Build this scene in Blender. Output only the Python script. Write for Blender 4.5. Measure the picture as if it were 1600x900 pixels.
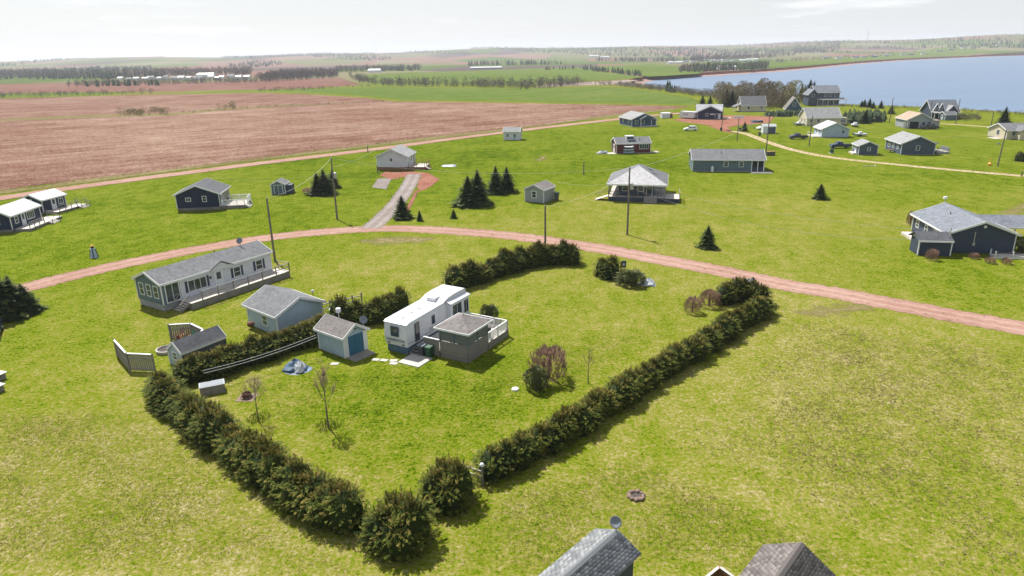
import bpy, bmesh, math, random
import numpy as np
from mathutils import Vector, Matrix
from mathutils.geometry import delaunay_2d_cdt
random.seed(7); rng = np.random.default_rng(7)
for o in list(bpy.data.objects): bpy.data.objects.remove(o)
scene = bpy.context.scene; COL = scene.collection
R = math.radians

# ------------------------------------------------------------------ camera
CAM_H, FPX, HORIZON, ROLL = 26.0, 1067.0, 85.0, R(1.0)
PITCH = math.atan((450 - HORIZON) / FPX)
cam_d = bpy.data.cameras.new('camera'); cam = bpy.data.objects.new('camera', cam_d); COL.objects.link(cam)
cam_d.sensor_width = 36; cam_d.lens = FPX * 36 / 1600; cam_d.clip_start = .5; cam_d.clip_end = 40000
cam.matrix_world = Matrix.Translation((0, 0, CAM_H)) @ Matrix.Rotation(R(90) - PITCH, 4, 'X') @ Matrix.Rotation(-ROLL, 4, 'Z')
scene.camera = cam

# ------------------------------------------------------------------ sky, sun, exposure
SUN_EL, SUN_AZ = R(55), math.atan2(-2.67, 4.0)          # azimuth measured from +Y towards +X
world = bpy.data.worlds.new('World'); scene.world = world; world.use_nodes = True
wn, wl = world.node_tree.nodes, world.node_tree.links
bg = wn['Background']
sky = wn.new('ShaderNodeTexSky'); sky.sky_type = 'NISHITA'; sky.sun_disc = False
sky.sun_elevation = SUN_EL; sky.sun_rotation = SUN_AZ; sky.air_density = 1.0; sky.dust_density = 1.5; sky.ozone_density = 1.5
tc = wn.new('ShaderNodeTexCoord')                       # broken cloud on a level layer, so it closes up towards the horizon
sp_ = wn.new('ShaderNodeSeparateXYZ'); wl.new(tc.outputs['Generated'], sp_.inputs[0])
zz_ = wn.new('ShaderNodeMath'); zz_.operation = 'MAXIMUM'; zz_.inputs[1].default_value = 0.0; wl.new(sp_.outputs['Z'], zz_.inputs[0])
za_ = wn.new('ShaderNodeMath'); za_.operation = 'ADD'; za_.inputs[1].default_value = .07; wl.new(zz_.outputs[0], za_.inputs[0])
cmb = wn.new('ShaderNodeCombineXYZ')
for k_ in 'XY':
    dv = wn.new('ShaderNodeMath'); dv.operation = 'DIVIDE'; wl.new(sp_.outputs[k_], dv.inputs[0]); wl.new(za_.outputs[0], dv.inputs[1]); wl.new(dv.outputs[0], cmb.inputs[k_])
nz = wn.new('ShaderNodeTexNoise'); nz.inputs['Scale'].default_value = .42; nz.inputs['Detail'].default_value = 8; nz.inputs['Roughness'].default_value = .58
cr = wn.new('ShaderNodeValToRGB'); cr.color_ramp.elements[0].position = .42; cr.color_ramp.elements[0].color = (.05, .05, .05, 1)
cr.color_ramp.elements[1].position = .66; cr.color_ramp.elements[1].color = (.95, .95, .95, 1)
low = wn.new('ShaderNodeMapRange'); low.inputs['From Min'].default_value = .30; low.inputs['From Max'].default_value = .0; low.inputs['To Min'].default_value = 0; low.inputs['To Max'].default_value = .70; wl.new(zz_.outputs[0], low.inputs['Value'])
fm_ = wn.new('ShaderNodeMath'); fm_.operation = 'MAXIMUM'; 
mx = wn.new('ShaderNodeMixRGB'); mx.inputs['Color2'].default_value = (10.4, 10.5, 10.8, 1)
wl.new(cmb.outputs[0], nz.inputs['Vector']); wl.new(nz.outputs['Fac'], cr.inputs['Fac']); wl.new(cr.outputs['Color'], fm_.inputs[0]); wl.new(low.outputs[0], fm_.inputs[1]); wl.new(fm_.outputs[0], mx.inputs['Fac'])
wl.new(sky.outputs['Color'], mx.inputs['Color1']); wl.new(mx.outputs['Color'], bg.inputs['Color'])
bg.inputs['Strength'].default_value = .055
sd = bpy.data.lights.new('sun', 'SUN'); sd.energy = 5.0; sd.angle = R(.55); sd.color = (1, .955, .88)
sun = bpy.data.objects.new('sun', sd); COL.objects.link(sun)
sdir = Vector((math.sin(SUN_AZ) * math.cos(SUN_EL), math.cos(SUN_AZ) * math.cos(SUN_EL), math.sin(SUN_EL)))
sun.rotation_euler = sdir.to_track_quat('Z', 'Y').to_euler(); sun.location = (0, 0, 120)
vs = scene.view_settings; vs.view_transform = 'Standard'; vs.look = 'None'; vs.gamma = 1; vs.use_curve_mapping = False
vs.exposure = .86

# ------------------------------------------------------------------ pixel -> ground
cR, sR, cP, sP = math.cos(ROLL), math.sin(ROLL), math.cos(PITCH), math.sin(PITCH)
def G(u, v, z=0.0):
    a, b = u - 800, 450 - v
    x, y = a * cR + b * sR, -a * sR + b * cR
    X, Y, Z = x, FPX * cP + y * sP, -FPX * sP + y * cP
    t = (CAM_H - z) / -Z
    return Vector((X * t, Y * t, z))

# ------------------------------------------------------------------ mesh helpers
class MB:
    def __init__(s): s.v = []; s.f = []
    def add(s, vs_, fs):
        n = len(s.v); s.v += [tuple(p) for p in vs_]; s.f += [tuple(i + n for i in f) for f in fs]; return s
    def box(s, x0, x1, y0, y1, z0, z1):
        return s.add([(x0,y0,z0),(x1,y0,z0),(x1,y1,z0),(x0,y1,z0),(x0,y0,z1),(x1,y0,z1),(x1,y1,z1),(x0,y1,z1)],
                     [(0,3,2,1),(4,5,6,7),(0,1,5,4),(1,2,6,5),(2,3,7,6),(3,0,4,7)])
    def hexa(s, p):      # 8 points, bottom ring then top ring
        return s.add(p, [(0,3,2,1),(4,5,6,7),(0,1,5,4),(1,2,6,5),(2,3,7,6),(3,0,4,7)])
    def prism(s, poly, axis, a, b):   # 2D polygon extruded along an axis; poly in the other two axes
        n = len(poly)
        def pt(p, t): return {'x': (t, p[0], p[1]), 'y': (p[0], t, p[1]), 'z': (p[0], p[1], t)}[axis]
        return s.add([pt(p, a) for p in poly] + [pt(p, b) for p in poly],
                     [tuple(range(n))[::-1], tuple(range(n, 2*n))] + [(i, (i+1) % n, (i+1) % n + n, i + n) for i in range(n)])
    def tube(s, p, q, r0, r1=None, n=6):
        r1 = r0 if r1 is None else r1
        p, q = Vector(p), Vector(q); d = (q - p)
        if d.length < 1e-6: return s
        d.normalize(); a = d.orthogonal().normalized(); b = d.cross(a)
        vs_ = []
        for c, r in ((p, r0), (q, r1)):
            for i in range(n):
                t = 2 * math.pi * i / n; vs_.append(c + (a * math.cos(t) + b * math.sin(t)) * r)
        return s.add(vs_, [(i, (i+1) % n, (i+1) % n + n, i + n) for i in range(n)] + [tuple(range(n))[::-1], tuple(range(n, 2*n))])
    def bar(s, p, q, w, h):           # square bar between two points
        p, q = Vector(p), Vector(q); d = (q - p).normalized()
        side = d.cross(Vector((0, 0, 1)))
        side = side.normalized() if side.length > 1e-4 else Vector((1, 0, 0))
        up = side.cross(d).normalized()
        pts = []
        for c in (p, q):
            for a, b in ((-1,-1),(1,-1),(1,1),(-1,1)): pts.append(c + side * a * w / 2 + up * b * h / 2)
        return s.hexa(pts)
    def lathe(s, prof, c=(0,0,0), n=12):
        m = len(prof); vs_ = []
        for r, z in prof:
            for i in range(n):
                t = 2 * math.pi * i / n; vs_.append((c[0] + r * math.cos(t), c[1] + r * math.sin(t), c[2] + z))
        fs = [(k*n + i, k*n + (i+1) % n, (k+1)*n + (i+1) % n, (k+1)*n + i) for k in range(m-1) for i in range(n)]
        return s.add(vs_, fs + [tuple(range(n))[::-1], tuple(range((m-1)*n, m*n))])
    def mesh(s, name, mat):
        me = bpy.data.meshes.new(name); me.from_pydata(s.v, [], s.f); me.materials.append(mat)
        bm = bmesh.new(); bm.from_mesh(me); bmesh.ops.recalc_face_normals(bm, faces=bm.faces); bm.to_mesh(me); bm.free()
        return me
    def build(s, name, mat, parent=None, smooth=False, label=None, stuff=False):
        me = s.mesh(name, mat)
        if smooth: me.polygons.foreach_set('use_smooth', [True] * len(me.polygons))
        return link(name, me, parent, label, stuff)
def link(name, me, parent=None, label=None, stuff=False):
    o = bpy.data.objects.new(name, me); COL.objects.link(o); o.parent = parent
    if label: o['label'] = label
    if stuff: o['kind'] = 'stuff'
    return o
def tag(o, label=None, cat=None, group=None, kind=None):
    for k, v in (('label', label), ('category', cat), ('group', group), ('kind', kind)):
        if v: o[k] = v
    return o
def thing(name, label, cat, loc=(0,0,0), rz=0, group=None):
    o = bpy.data.objects.new(name, None); COL.objects.link(o); o.location = loc; o.rotation_euler = (0, 0, rz); o.empty_display_size = .3
    return tag(o, label, cat, group)
def np_mesh(name, V, F, mat, tint=None):
    """V (n,3), F (m,k) all faces with k corners"""
    me = bpy.data.meshes.new(name); V = np.asarray(V, np.float32); F = np.asarray(F, np.int32); k = F.shape[1]
    me.vertices.add(len(V)); me.vertices.foreach_set('co', V.ravel())
    me.loops.add(F.size); me.loops.foreach_set('vertex_index', F.ravel())
    me.polygons.add(len(F)); me.polygons.foreach_set('loop_start', np.arange(0, F.size, k, dtype=np.int32))
    me.polygons.foreach_set('loop_total', np.full(len(F), k, np.int32))
    if tint is not None:
        a = me.attributes.new('tint', 'FLOAT', 'POINT'); a.data.foreach_set('value', np.asarray(tint, np.float32))
    me.materials.append(mat); me.update(); me.validate(); return me

# ------------------------------------------------------------------ materials
def nt(name):
    m = bpy.data.materials.new(name); m.use_nodes = True; n = m.node_tree
    return m, n.nodes, n.links, n.nodes['Principled BSDF']
def noise(n, l, scale, detail=4, rough=.6, vec=None, coord='Object'):
    t = n.new('ShaderNodeTexNoise'); t.inputs['Scale'].default_value = scale; t.inputs['Detail'].default_value = detail; t.inputs['Roughness'].default_value = rough
    if vec is None:
        c = n.get('TC') or n.new('ShaderNodeTexCoord'); c.name = 'TC'; vec = c.outputs[coord]
    l.new(vec, t.inputs['Vector']); return t
def ramp(n, l, src, stops):
    r = n.new('ShaderNodeValToRGB'); e = r.color_ramp.elements
    while len(e) < len(stops): e.new(.5)
    for x, (p, c) in zip(e, stops): x.position = p; x.color = (*c, 1) if len(c) == 3 else c
    l.new(src, r.inputs['Fac']); return r
def mix(n, l, fac, a, b, mode='MIX'):
    m = n.new('ShaderNodeMixRGB'); m.blend_type = mode
    for s, x in ((m.inputs['Fac'], fac), (m.inputs['Color1'], a), (m.inputs['Color2'], b)):
        if hasattr(x, 'is_linked') or hasattr(x, 'links'): l.new(x, s)
        elif isinstance(x, (int, float)): s.default_value = x
        else: s.default_value = (*x, 1)
    return m
def bump(n, l, src, strength, dist, p):
    b = n.new('ShaderNodeBump'); b.inputs['Strength'].default_value = strength; b.inputs['Distance'].default_value = dist
    l.new(src, b.inputs['Height']); l.new(b.outputs['Normal'], p.inputs['Normal']); return b
def math_n(n, l, op, a, b=None, clamp=False):
    m = n.new('ShaderNodeMath'); m.operation = op; m.use_clamp = clamp
    for s, x in zip(m.inputs, (a, b)):
        if x is None: continue
        if isinstance(x, (int, float)): s.default_value = x
        else: l.new(x, s)
    return m
def plain(name, col, rough=.6, var=.18, scale=3.0, metal=0, bmp=0.0, spec=.35):
    m, n, l, p = nt(name)
    t = noise(n, l, scale, 5)
    r = ramp(n, l, t.outputs['Fac'], [(.3, tuple(c * (1 - var) for c in col)), (.7, tuple(min(1, c * (1 + var)) for c in col))])
    l.new(r.outputs['Color'], p.inputs['Base Color']); p.inputs['Roughness'].default_value = rough; p.inputs['Metallic'].default_value = metal
    p.inputs['Specular IOR Level'].default_value = spec
    if bmp: bump(n, l, noise(n, l, scale * 6, 3).outputs['Fac'], .5, bmp, p)
    return m
def siding(name, col, pitch=.14, vertical=False, var=.10):
    """lapped or upright boards: fine relief lines with slight weathering"""
    m, n, l, p = nt(name)
    c = n.new('ShaderNodeTexCoord'); c.name = 'TC'
    sep = n.new('ShaderNodeSeparateXYZ'); l.new(c.outputs['Object'], sep.inputs[0])
    if vertical:
        src = math_n(n, l, 'ADD', sep.outputs['X'], sep.outputs['Y']).outputs[0]
    else: src = sep.outputs['Z']
    k = math_n(n, l, 'DIVIDE', src, pitch); fr = math_n(n, l, 'FRACT', k.outputs[0])
    t = noise(n, l, 1.3, 5)
    r = ramp(n, l, t.outputs['Fac'], [(.3, tuple(q * (1 - var) for q in col)), (.7, tuple(min(1, q * (1 + var)) for q in col))])
    gap = ramp(n, l, fr.outputs[0], [(0, (.55,)*3), (.10, (1,)*3)])
    mm = mix(n, l, 1.0, r.outputs['Color'], gap.outputs['Color'], 'MULTIPLY')
    l.new(mm.outputs['Color'], p.inputs['Base Color']); p.inputs['Roughness'].default_value = .6; p.inputs['Specular IOR Level'].default_value = .3
    bump(n, l, fr.outputs[0], .6, .012, p); return m
def shingle(name, col, var=.20, bw=.32, bh=.14):
    m, n, l, p = nt(name)
    c = n.new('ShaderNodeTexCoord'); c.name = 'TC'
    v = n.new('ShaderNodeTexVoronoi'); v.inputs['Scale'].default_value = 3.4
    mpn = n.new('ShaderNodeMapping'); mpn.inputs['Scale'].default_value = (1, 1, 2.0); l.new(c.outputs['Object'], mpn.inputs['Vector']); l.new(mpn.outputs['Vector'], v.inputs['Vector'])
    t = noise(n, l, .8, 5)
    r = ramp(n, l, v.outputs['Color'], [(.1, tuple(q * (1 - var) for q in col)), (.9, tuple(q * (1 + var) for q in col))])
    r2 = ramp(n, l, t.outputs['Fac'], [(.3, (.86,)*3), (.7, (1.1,)*3)])
    mm = mix(n, l, 1.0, r.outputs['Color'], r2.outputs['Color'], 'MULTIPLY')
    l.new(mm.outputs['Color'], p.inputs['Base Color']); p.inputs['Roughness'].default_value = .85; p.inputs['Specular IOR Level'].default_value = .25
    bump(n, l, v.outputs['Distance'], .4, .02, p); return m
def glass(name='window_glass', col=(.03, .045, .06)):
    m, n, l, p = nt(name)
    r = ramp(n, l, noise(n, l, .6, 2).outputs['Fac'], [(.35, tuple(c * .6 for c in col)), (.65, tuple(c * 1.8 for c in col))])
    l.new(r.outputs['Color'], p.inputs['Base Color']); p.inputs['Roughness'].default_value = .08; p.inputs['Specular IOR Level'].default_value = .6
    return m
def foliage(name, stops, rough=.75, trans=0.0):
    m, n, l, p = nt(name)
    a = n.new('ShaderNodeAttribute'); a.attribute_name = 'tint'
    oi = n.new('ShaderNodeObjectInfo')
    s = math_n(n, l, 'MULTIPLY_ADD', oi.outputs['Random'], .16); s.inputs[2].default_value = -.08
    s2 = math_n(n, l, 'ADD', a.outputs['Fac'], s.outputs[0], True)
    r = ramp(n, l, s2.outputs[0], stops)
    l.new(r.outputs['Color'], p.inputs['Base Color']); p.inputs['Roughness'].default_value = rough; p.inputs['Specular IOR Level'].default_value = .10
    if trans:
        tb_ = n.new('ShaderNodeBsdfTranslucent'); l.new(r.outputs['Color'], tb_.inputs['Color']); ms = n.new('ShaderNodeMixShader'); ms.inputs[0].default_value = trans
        l.new(p.outputs[0], ms.inputs[1]); l.new(tb_.outputs[0], ms.inputs[2]); l.new(ms.outputs[0], n['Material Output'].inputs['Surface'])
    return m

M = {}
M['white'] = plain('white_paint', (.62, .64, .67), .5, .06, 1.5)
M['trim'] = plain('white_trim', (.66, .67, .68), .5, .05, 2)
M['navy'] = siding('navy_siding', (.014, .024, .060))
M['blue'] = siding('blue_siding', (.038, .085, .15))
M['slate'] = siding('slate_blue_siding', (.065, .088, .13))
M['slate_dk'] = siding('dark_slate_siding', (.040, .055, .088))
M['greyblue'] = siding('grey_blue_siding', (.105, .15, .185))
M['lightgrey'] = siding('light_grey_siding', (.29, .315, .34))
M['whitesid'] = siding('white_siding', (.56, .58, .63), .12)
M['paleblue'] = siding('pale_blue_siding', (.36, .45, .54))
M['cream'] = siding('cream_siding', (.50, .45, .33))
M['red'] = siding('barn_red_siding', (.11, .02, .022), .2, True)
M['weather'] = siding('weathered_boards', (.19, .178, .16), .14, True, .25)
M['wood'] = plain('weathered_wood', (.21, .195, .175), .8, .3, 4, bmp=.004)
M['woodlight'] = plain('pale_deck_wood', (.46, .42, .385), .75, .15, 3)
M['woodbrown'] = plain('brown_wood', (.22, .11, .05), .7, .3, 3)
M['pole'] = plain('pole_wood', (.15, .13, .115), .85, .3, 2)
M['concrete'] = plain('concrete', (.38, .36, .335), .85, .12, 3, bmp=.004)
M['block'] = plain('foundation_block', (.30, .30, .30), .85, .2, 3)
M['sh_grey'] = shingle('grey_shingles', (.125, .13, .14))
M['sh_dark'] = shingle('charcoal_shingles', (.075, .08, .09))
M['sh_light'] = shingle('light_grey_shingles', (.22, .225, .23))
M['sh_blue'] = shingle('blue_grey_shingles', (.14, .155, .18))
M['sh_brown'] = shingle('brown_grey_shingles', (.15, .138, .135))
M['sh_tan'] = shingle('tan_shingles', (.31, .235, .175))
M['metal_white'] = plain('white_metal_roof', (.52, .53, .55), .4, .05, 1)
M['metal_grey'] = plain('grey_metal_roof', (.33, .345, .36), .45, .2, .6)
M['glass'] = glass()
M['black'] = plain('black_plastic', (.02, .02, .022), .5, .2)
M['dark'] = plain('dark_void', (.015, .015, .018), .8, .2)  # also stands in for the shade inside the porch and garage
M['greybin'] = plain('dark_grey_plastic', (.06, .065, .07), .5, .15)
M['greenbin'] = plain('green_plastic', (.025, .075, .04), .5, .15)
M['bluedoor'] = siding('blue_board_door', (.035, .13, .22), .2, True)
M['steel'] = plain('galvanised_steel', (.42, .43, .45), .4, .1, 3, .6)
M['dish'] = plain('dish_grey', (.16, .18, .21), .5, .1)
M['tarp'] = plain('blue_grey_tarp', (.09, .14, .21), .5, .35, 3, bmp=.02)
M['tarpw'] = plain('white_tarp', (.45, .48, .53), .5, .15, 3, bmp=.02)
M['chair_red'] = plain('red_chair_plastic', (.35, .02, .03), .45, .1)
M['chair_yellow'] = plain('yellow_chair_plastic', (.60, .36, .06), .45, .1)
M['chair_green'] = plain('green_chair_plastic', (.04, .30, .16), .45, .1)
M['stone'] = plain('field_stone', (.17, .12, .095), .9, .3, 5)
M['ash'] = plain('fire_ash', (.06, .05, .045), .95, .4, 8)
M['rust'] = plain('rusty_steel', (.12, .05, .03), .8, .4, 6)
M['carwhite'] = plain('white_car_paint', (.72, .73, .75), .25, .03, 1, spec=.6)
M['cardark'] = plain('dark_car_paint', (.022, .026, .034), .25, .1, 1, spec=.6)
M['carblue'] = plain('navy_car_paint', (.02, .035, .08), .25, .1, 1, spec=.6)
M['tyre'] = plain('tyre_rubber', (.018, .018, .018), .9, .2)
M['wire'] = plain('wire', (.45, .46, .47), .5, .05)
M['orange'] = plain('orange_paint', (.65, .30, .03), .5, .1)
M['screen'] = plain('screen_mesh', (.13, .145, .155), .6, .2, 4)
M['rvblue'] = plain('rv_skirt_blue', (.08, .14, .20), .6, .2, 2)
M['ink'] = plain('lettering_ink', (.10, .13, .20), .6, .1)
M['kayak'] = plain('pale_boat_hull', (.42, .55, .60), .4, .1, 1)
M['sand_cut'] = plain('red_sandstone', (.20, .07, .048), .9, .35, .25, bmp=.3)
M['beach'] = plain('red_beach_sand', (.24, .145, .118), .9, .15, .05)
M['bark'] = plain('grey_bark', (.15, .12, .10), .9, .3, 8)
M['barkred'] = plain('reddish_twigs', (.20, .10, .085), .9, .3, 8)
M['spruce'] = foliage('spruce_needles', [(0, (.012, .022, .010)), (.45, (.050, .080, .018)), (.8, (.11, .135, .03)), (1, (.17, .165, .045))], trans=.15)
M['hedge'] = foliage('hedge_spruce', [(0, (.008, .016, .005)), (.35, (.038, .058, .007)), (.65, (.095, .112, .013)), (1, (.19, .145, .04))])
M['leaf_pale'] = foliage('pale_shrub_leaves', [(0, (.05, .06, .02)), (.5, (.13, .15, .06)), (1, (.22, .22, .12))])
M['leaf_red'] = foliage('reddish_shrub_twigs', [(0, (.17, .10, .075)), (.5, (.28, .18, .14)), (1, (.40, .30, .22))], trans=.4)
M['leaf_yellow'] = foliage('budding_leaves', [(0, (.10, .09, .03)), (.5, (.20, .19, .06)), (1, (.30, .28, .12))])
M['far_bare'] = foliage('far_bare_trees', [(0, (.05, .042, .045)), (.5, (.12, .10, .095)), (1, (.20, .18, .13))])
M['wood_tan'] = foliage('shore_wood_twigs', [(0, (.09, .07, .05)), (.5, (.17, .135, .085)), (1, (.27, .23, .13))])
M['far_green'] = foliage('far_spruces', [(0, (.012, .022, .012)), (.6, (.03, .05, .02)), (1, (.08, .10, .03))])
M['grass_blades'] = foliage('grass_tufts', [(0, (.045, .075, .006)), (.4, (.10, .125, .014)), (.7, (.17, .16, .040)), (1, (.30, .26, .12))], trans=.5)

# grass of the whole ground; 'dry' runs from lush (0) to straw (1), 'far' brings in the distant patchwork of fields
def ground_mat():
    m, n, l, p = nt('grass_ground')
    ad = n.new('ShaderNodeAttribute'); ad.attribute_name = 'dry'
    af = n.new('ShaderNodeAttribute'); af.attribute_name = 'far'
    n1 = noise(n, l, .045, 5, .6); n2 = noise(n, l, .35, 5, .65); n3 = noise(n, l, 2.6, 5, .75); n4 = noise(n, l, 8.0, 4, .8)
    mpa = n.new('ShaderNodeMapping'); mpa.inputs['Scale'].default_value = (.5, .16, 1); mpa.inputs['Rotation'].default_value = (0, 0, .95); l.new(n.get('TC').outputs['Object'], mpa.inputs['Vector'])
    n5 = noise(n, l, 1.0, 4, .6, mpa.outputs['Vector']); n6 = noise(n, l, 4.2, 2, .5); n7 = noise(n, l, 1.1, 3, .7)
    acc = math_n(n, l, 'MULTIPLY_ADD', ad.outputs['Fac'], .70).outputs[0]; acc.node.inputs[2].default_value = .24
    for t_, g_ in ((n1, .60), (n2, .70), (n3, 1.15), (n4, 1.5), (n5, .38), (n6, 1.15), (n7, .65)):
        c_ = math_n(n, l, 'SUBTRACT', t_.outputs['Fac'], .5); k_ = math_n(n, l, 'MULTIPLY_ADD', c_.outputs[0], g_); l.new(acc, k_.inputs[2]); acc = k_.outputs[0]
    s6 = math_n(n, l, 'ADD', acc, 0.0, True)
    near = ramp(n, l, s6.outputs[0], [(.0, (.022, .045, .002)), (.17, (.062, .102, .003)), (.36, (.106, .142, .006)), (.55, (.150, .150, .024)), (.76, (.200, .180, .062)), (1, (.29, .25, .14))])
    # distant patchwork
    c = n.get('TC'); mpn = n.new('ShaderNodeMapping'); mpn.inputs['Scale'].default_value = (.0042, .0016, 0); mpn.inputs['Rotation'].default_value = (0, 0, .35)
    l.new(c.outputs['Object'], mpn.inputs['Vector'])
    v = n.new('ShaderNodeTexVoronoi'); v.inputs['Scale'].default_value = 1.0; v.inputs['Randomness'].default_value = .8; l.new(mpn.outputs['Vector'], v.inputs['Vector'])
    sep = n.new('ShaderNodeSeparateColor'); l.new(v.outputs['Color'], sep.inputs[0])
    far = ramp(n, l, sep.outputs[0], [(0, (.07, .10, .025)), (.22, (.09, .12, .035)), (.30, (.17, .10, .078)), (.45, (.18, .115, .09)), (.55, (.15, .14, .08)), (.70, (.12, .12, .055)), (.8, (.085, .068, .062)), (1, (.095, .08, .07))])
    far.color_ramp.interpolation = 'CONSTANT'
    fm = mix(n, l, af.outputs['Fac'], near.outputs['Color'], far.outputs['Color'])
    l.new(fm.outputs['Color'], p.inputs['Base Color']); p.inputs['Roughness'].default_value = .95; p.inputs['Specular IOR Level'].default_value = .0
    h = math_n(n, l, 'MULTIPLY_ADD', n3.outputs['Fac'], 1.0); l.new(n4.outputs['Fac'], h.inputs[2])
    bump(n, l, h.outputs[0], .6, .035, p)
    return m
def sheet_mat(name, stops, scales, bmp=.03, feather=True, stripe=None, edge_noise=1.2, edge_gain=3.0):
    """a ground overlay; 'edge' (0 at the rim, 1 inside) lets it break up raggedly into the grass below"""
    m, n, l, p = nt(name)
    acc = None
    for sc, w in scales:
        t = noise(n, l, sc, 5, .68)
        mul = math_n(n, l, 'MULTIPLY_ADD', math_n(n, l, 'SUBTRACT', t.outputs['Fac'], .5).outputs[0], w * 2.3)
        if acc is None: mul.inputs[2].default_value = .5
        else: l.new(acc, mul.inputs[2])
        acc = mul.outputs[0]
    if stripe:
        ang, per, w = stripe
        c = n.get('TC'); mpn = n.new('ShaderNodeMapping'); mpn.inputs['Rotation'].default_value = (0, 0, ang); l.new(c.outputs['Object'], mpn.inputs['Vector'])
        sp = n.new('ShaderNodeSeparateXYZ'); l.new(mpn.outputs['Vector'], sp.inputs[0])
        jit = noise(n, l, .25, 3); ja = math_n(n, l, 'MULTIPLY_ADD', jit.outputs['Fac'], per * .5); l.new(sp.outputs['Y'], ja.inputs[2])
        for k, (pp, ww) in enumerate(((per, w), (per * 5.3, w * .8), (per * 17, w * .5))):
            q = math_n(n, l, 'MULTIPLY', ja.outputs[0], 2 * math.pi / pp); sn = math_n(n, l, 'SINE', q.outputs[0])
            mul = math_n(n, l, 'MULTIPLY_ADD', sn.outputs[0], ww); l.new(acc, mul.inputs[2]); acc = mul.outputs[0]
    ar_ = n.new('ShaderNodeAttribute'); ar_.attribute_name = 'rut'; mul = math_n(n, l, 'MULTIPLY_ADD', ar_.outputs['Fac'], .26); l.new(acc, mul.inputs[2]); acc = mul.outputs[0]      # wheel tracks, packed paler
    r = ramp(n, l, acc, stops)
    l.new(r.outputs['Color'], p.inputs['Base Color']); p.inputs['Roughness'].default_value = .92; p.inputs['Specular IOR Level'].default_value = .0
    bump(n, l, acc, .8, bmp, p)
    if feather:
        a = n.new('ShaderNodeAttribute'); a.attribute_name = 'edge'
        t = noise(n, l, edge_noise, 5, .75)
        f = math_n(n, l, 'MULTIPLY_ADD', math_n(n, l, 'SUBTRACT', t.outputs['Fac'], .5).outputs[0], 2.6); l.new(a.outputs['Fac'], f.inputs[2])
        g = math_n(n, l, 'MULTIPLY_ADD', f.outputs[0], edge_gain); g.inputs[2].default_value = -edge_gain * .42; g.use_clamp = True
        l.new(g.outputs[0], p.inputs['Alpha'])
    return m
M['ground'] = ground_mat()
M['road'] = sheet_mat('red_dirt_road', [(.0, (.15, .078, .056)), (.45, (.245, .146, .116)), (1, (.37, .262, .222))], [(.10, .35), (1.3, .30), (7, .25)])
M['sandroad'] = sheet_mat('sandy_track', [(.1, (.24, .17, .10)), (.5, (.34, .26, .165)), (.9, (.43, .35, .24))], [(.12, .35), (1.5, .3), (7, .25)])
M['gravel'] = sheet_mat('grey_gravel', [(.1, (.10, .085, .078)), (.5, (.185, .160, .148)), (.9, (.28, .25, .235))], [(.3, .3), (3, .35), (14, .3)])
M['redsoil'] = sheet_mat('bare_red_soil', [(.1, (.11, .040, .027)), (.5, (.22, .10, .073)), (.9, (.31, .19, .14))], [(.2, .35), (1.5, .4), (7, .3)])
FIELD_ANG = R(-38)
M['field'] = sheet_mat('ploughed_stubble_field', [(.0, (.070, .028, .019)), (.35, (.145, .076, .056)), (.6, (.205, .132, .103)), (1, (.33, .25, .19))], [(.010, .50), (.07, .34), (.55, .42), (1.5, .75), (3.5, .45)], .15, True, (FIELD_ANG, 1.7, .075), .35)
M['field2'] = sheet_mat('far_red_field', [(.1, (.11, .05, .04)), (.5, (.155, .085, .068)), (.9, (.21, .14, .11))], [(.006, .45), (.05, .45)], .1, True, (R(-20), 5, .06), .2)
M['greenfield'] = sheet_mat('young_green_field', [(.1, (.050, .090, .014)), (.5, (.085, .122, .024)), (.9, (.135, .15, .05))], [(.006, .4), (.05, .35), (.5, .25)], .1, True, (R(-55), 4, .05), .2)
M['flat'] = sheet_mat('tidal_flat', [(.1, (.16, .13, .11)), (.5, (.25, .20, .175)), (.9, (.31, .275, .245))], [(.02, .6), (.2, .4)], .05, edge_noise=.2)
M['verge'] = sheet_mat('dry_grass_verge', [(.1, (.065, .065, .022)), (.5, (.15, .125, .058)), (.9, (.25, .205, .115))], [(.05, .3), (.8, .4), (4, .35)], .12)
M['scorch'] = sheet_mat('worn_dry_grass', [(.1, (.11, .105, .035)), (.5, (.20, .165, .080)), (.9, (.28, .225, .14))], [(.1, .3), (1.5, .4), (7, .35)], .05, edge_noise=.6, edge_gain=1.1)
def water_mat():
    m, n, l, p = nt('bay_water')
    c0 = n.new('ShaderNodeTexCoord'); c0.name = 'TC'; mps = n.new('ShaderNodeMapping'); mps.inputs['Scale'].default_value = (.006, .05, 1); mps.inputs['Rotation'].default_value = (0, 0, .25); l.new(c0.outputs['Object'], mps.inputs['Vector'])
    t = noise(n, l, 1.0, 6, .7, mps.outputs['Vector']); r = ramp(n, l, t.outputs['Fac'], [(.3, (.085, .135, .21)), (.7, (.125, .18, .265))])
    l.new(r.outputs['Color'], p.inputs['Base Color']); p.inputs['Roughness'].default_value = .35; p.inputs['IOR'].default_value = 1.33
    c = n.get('TC'); mpn = n.new('ShaderNodeMapping'); mpn.inputs['Scale'].default_value = (.35, 1, 1); mpn.inputs['Rotation'].default_value = (0, 0, -.3); l.new(c.outputs['Object'], mpn.inputs['Vector'])
    w = noise(n, l, .22, 6, .65, mpn.outputs['Vector']); bump(n, l, w.outputs['Fac'], .9, .9, p); return m
M['water'] = water_mat()

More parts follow.
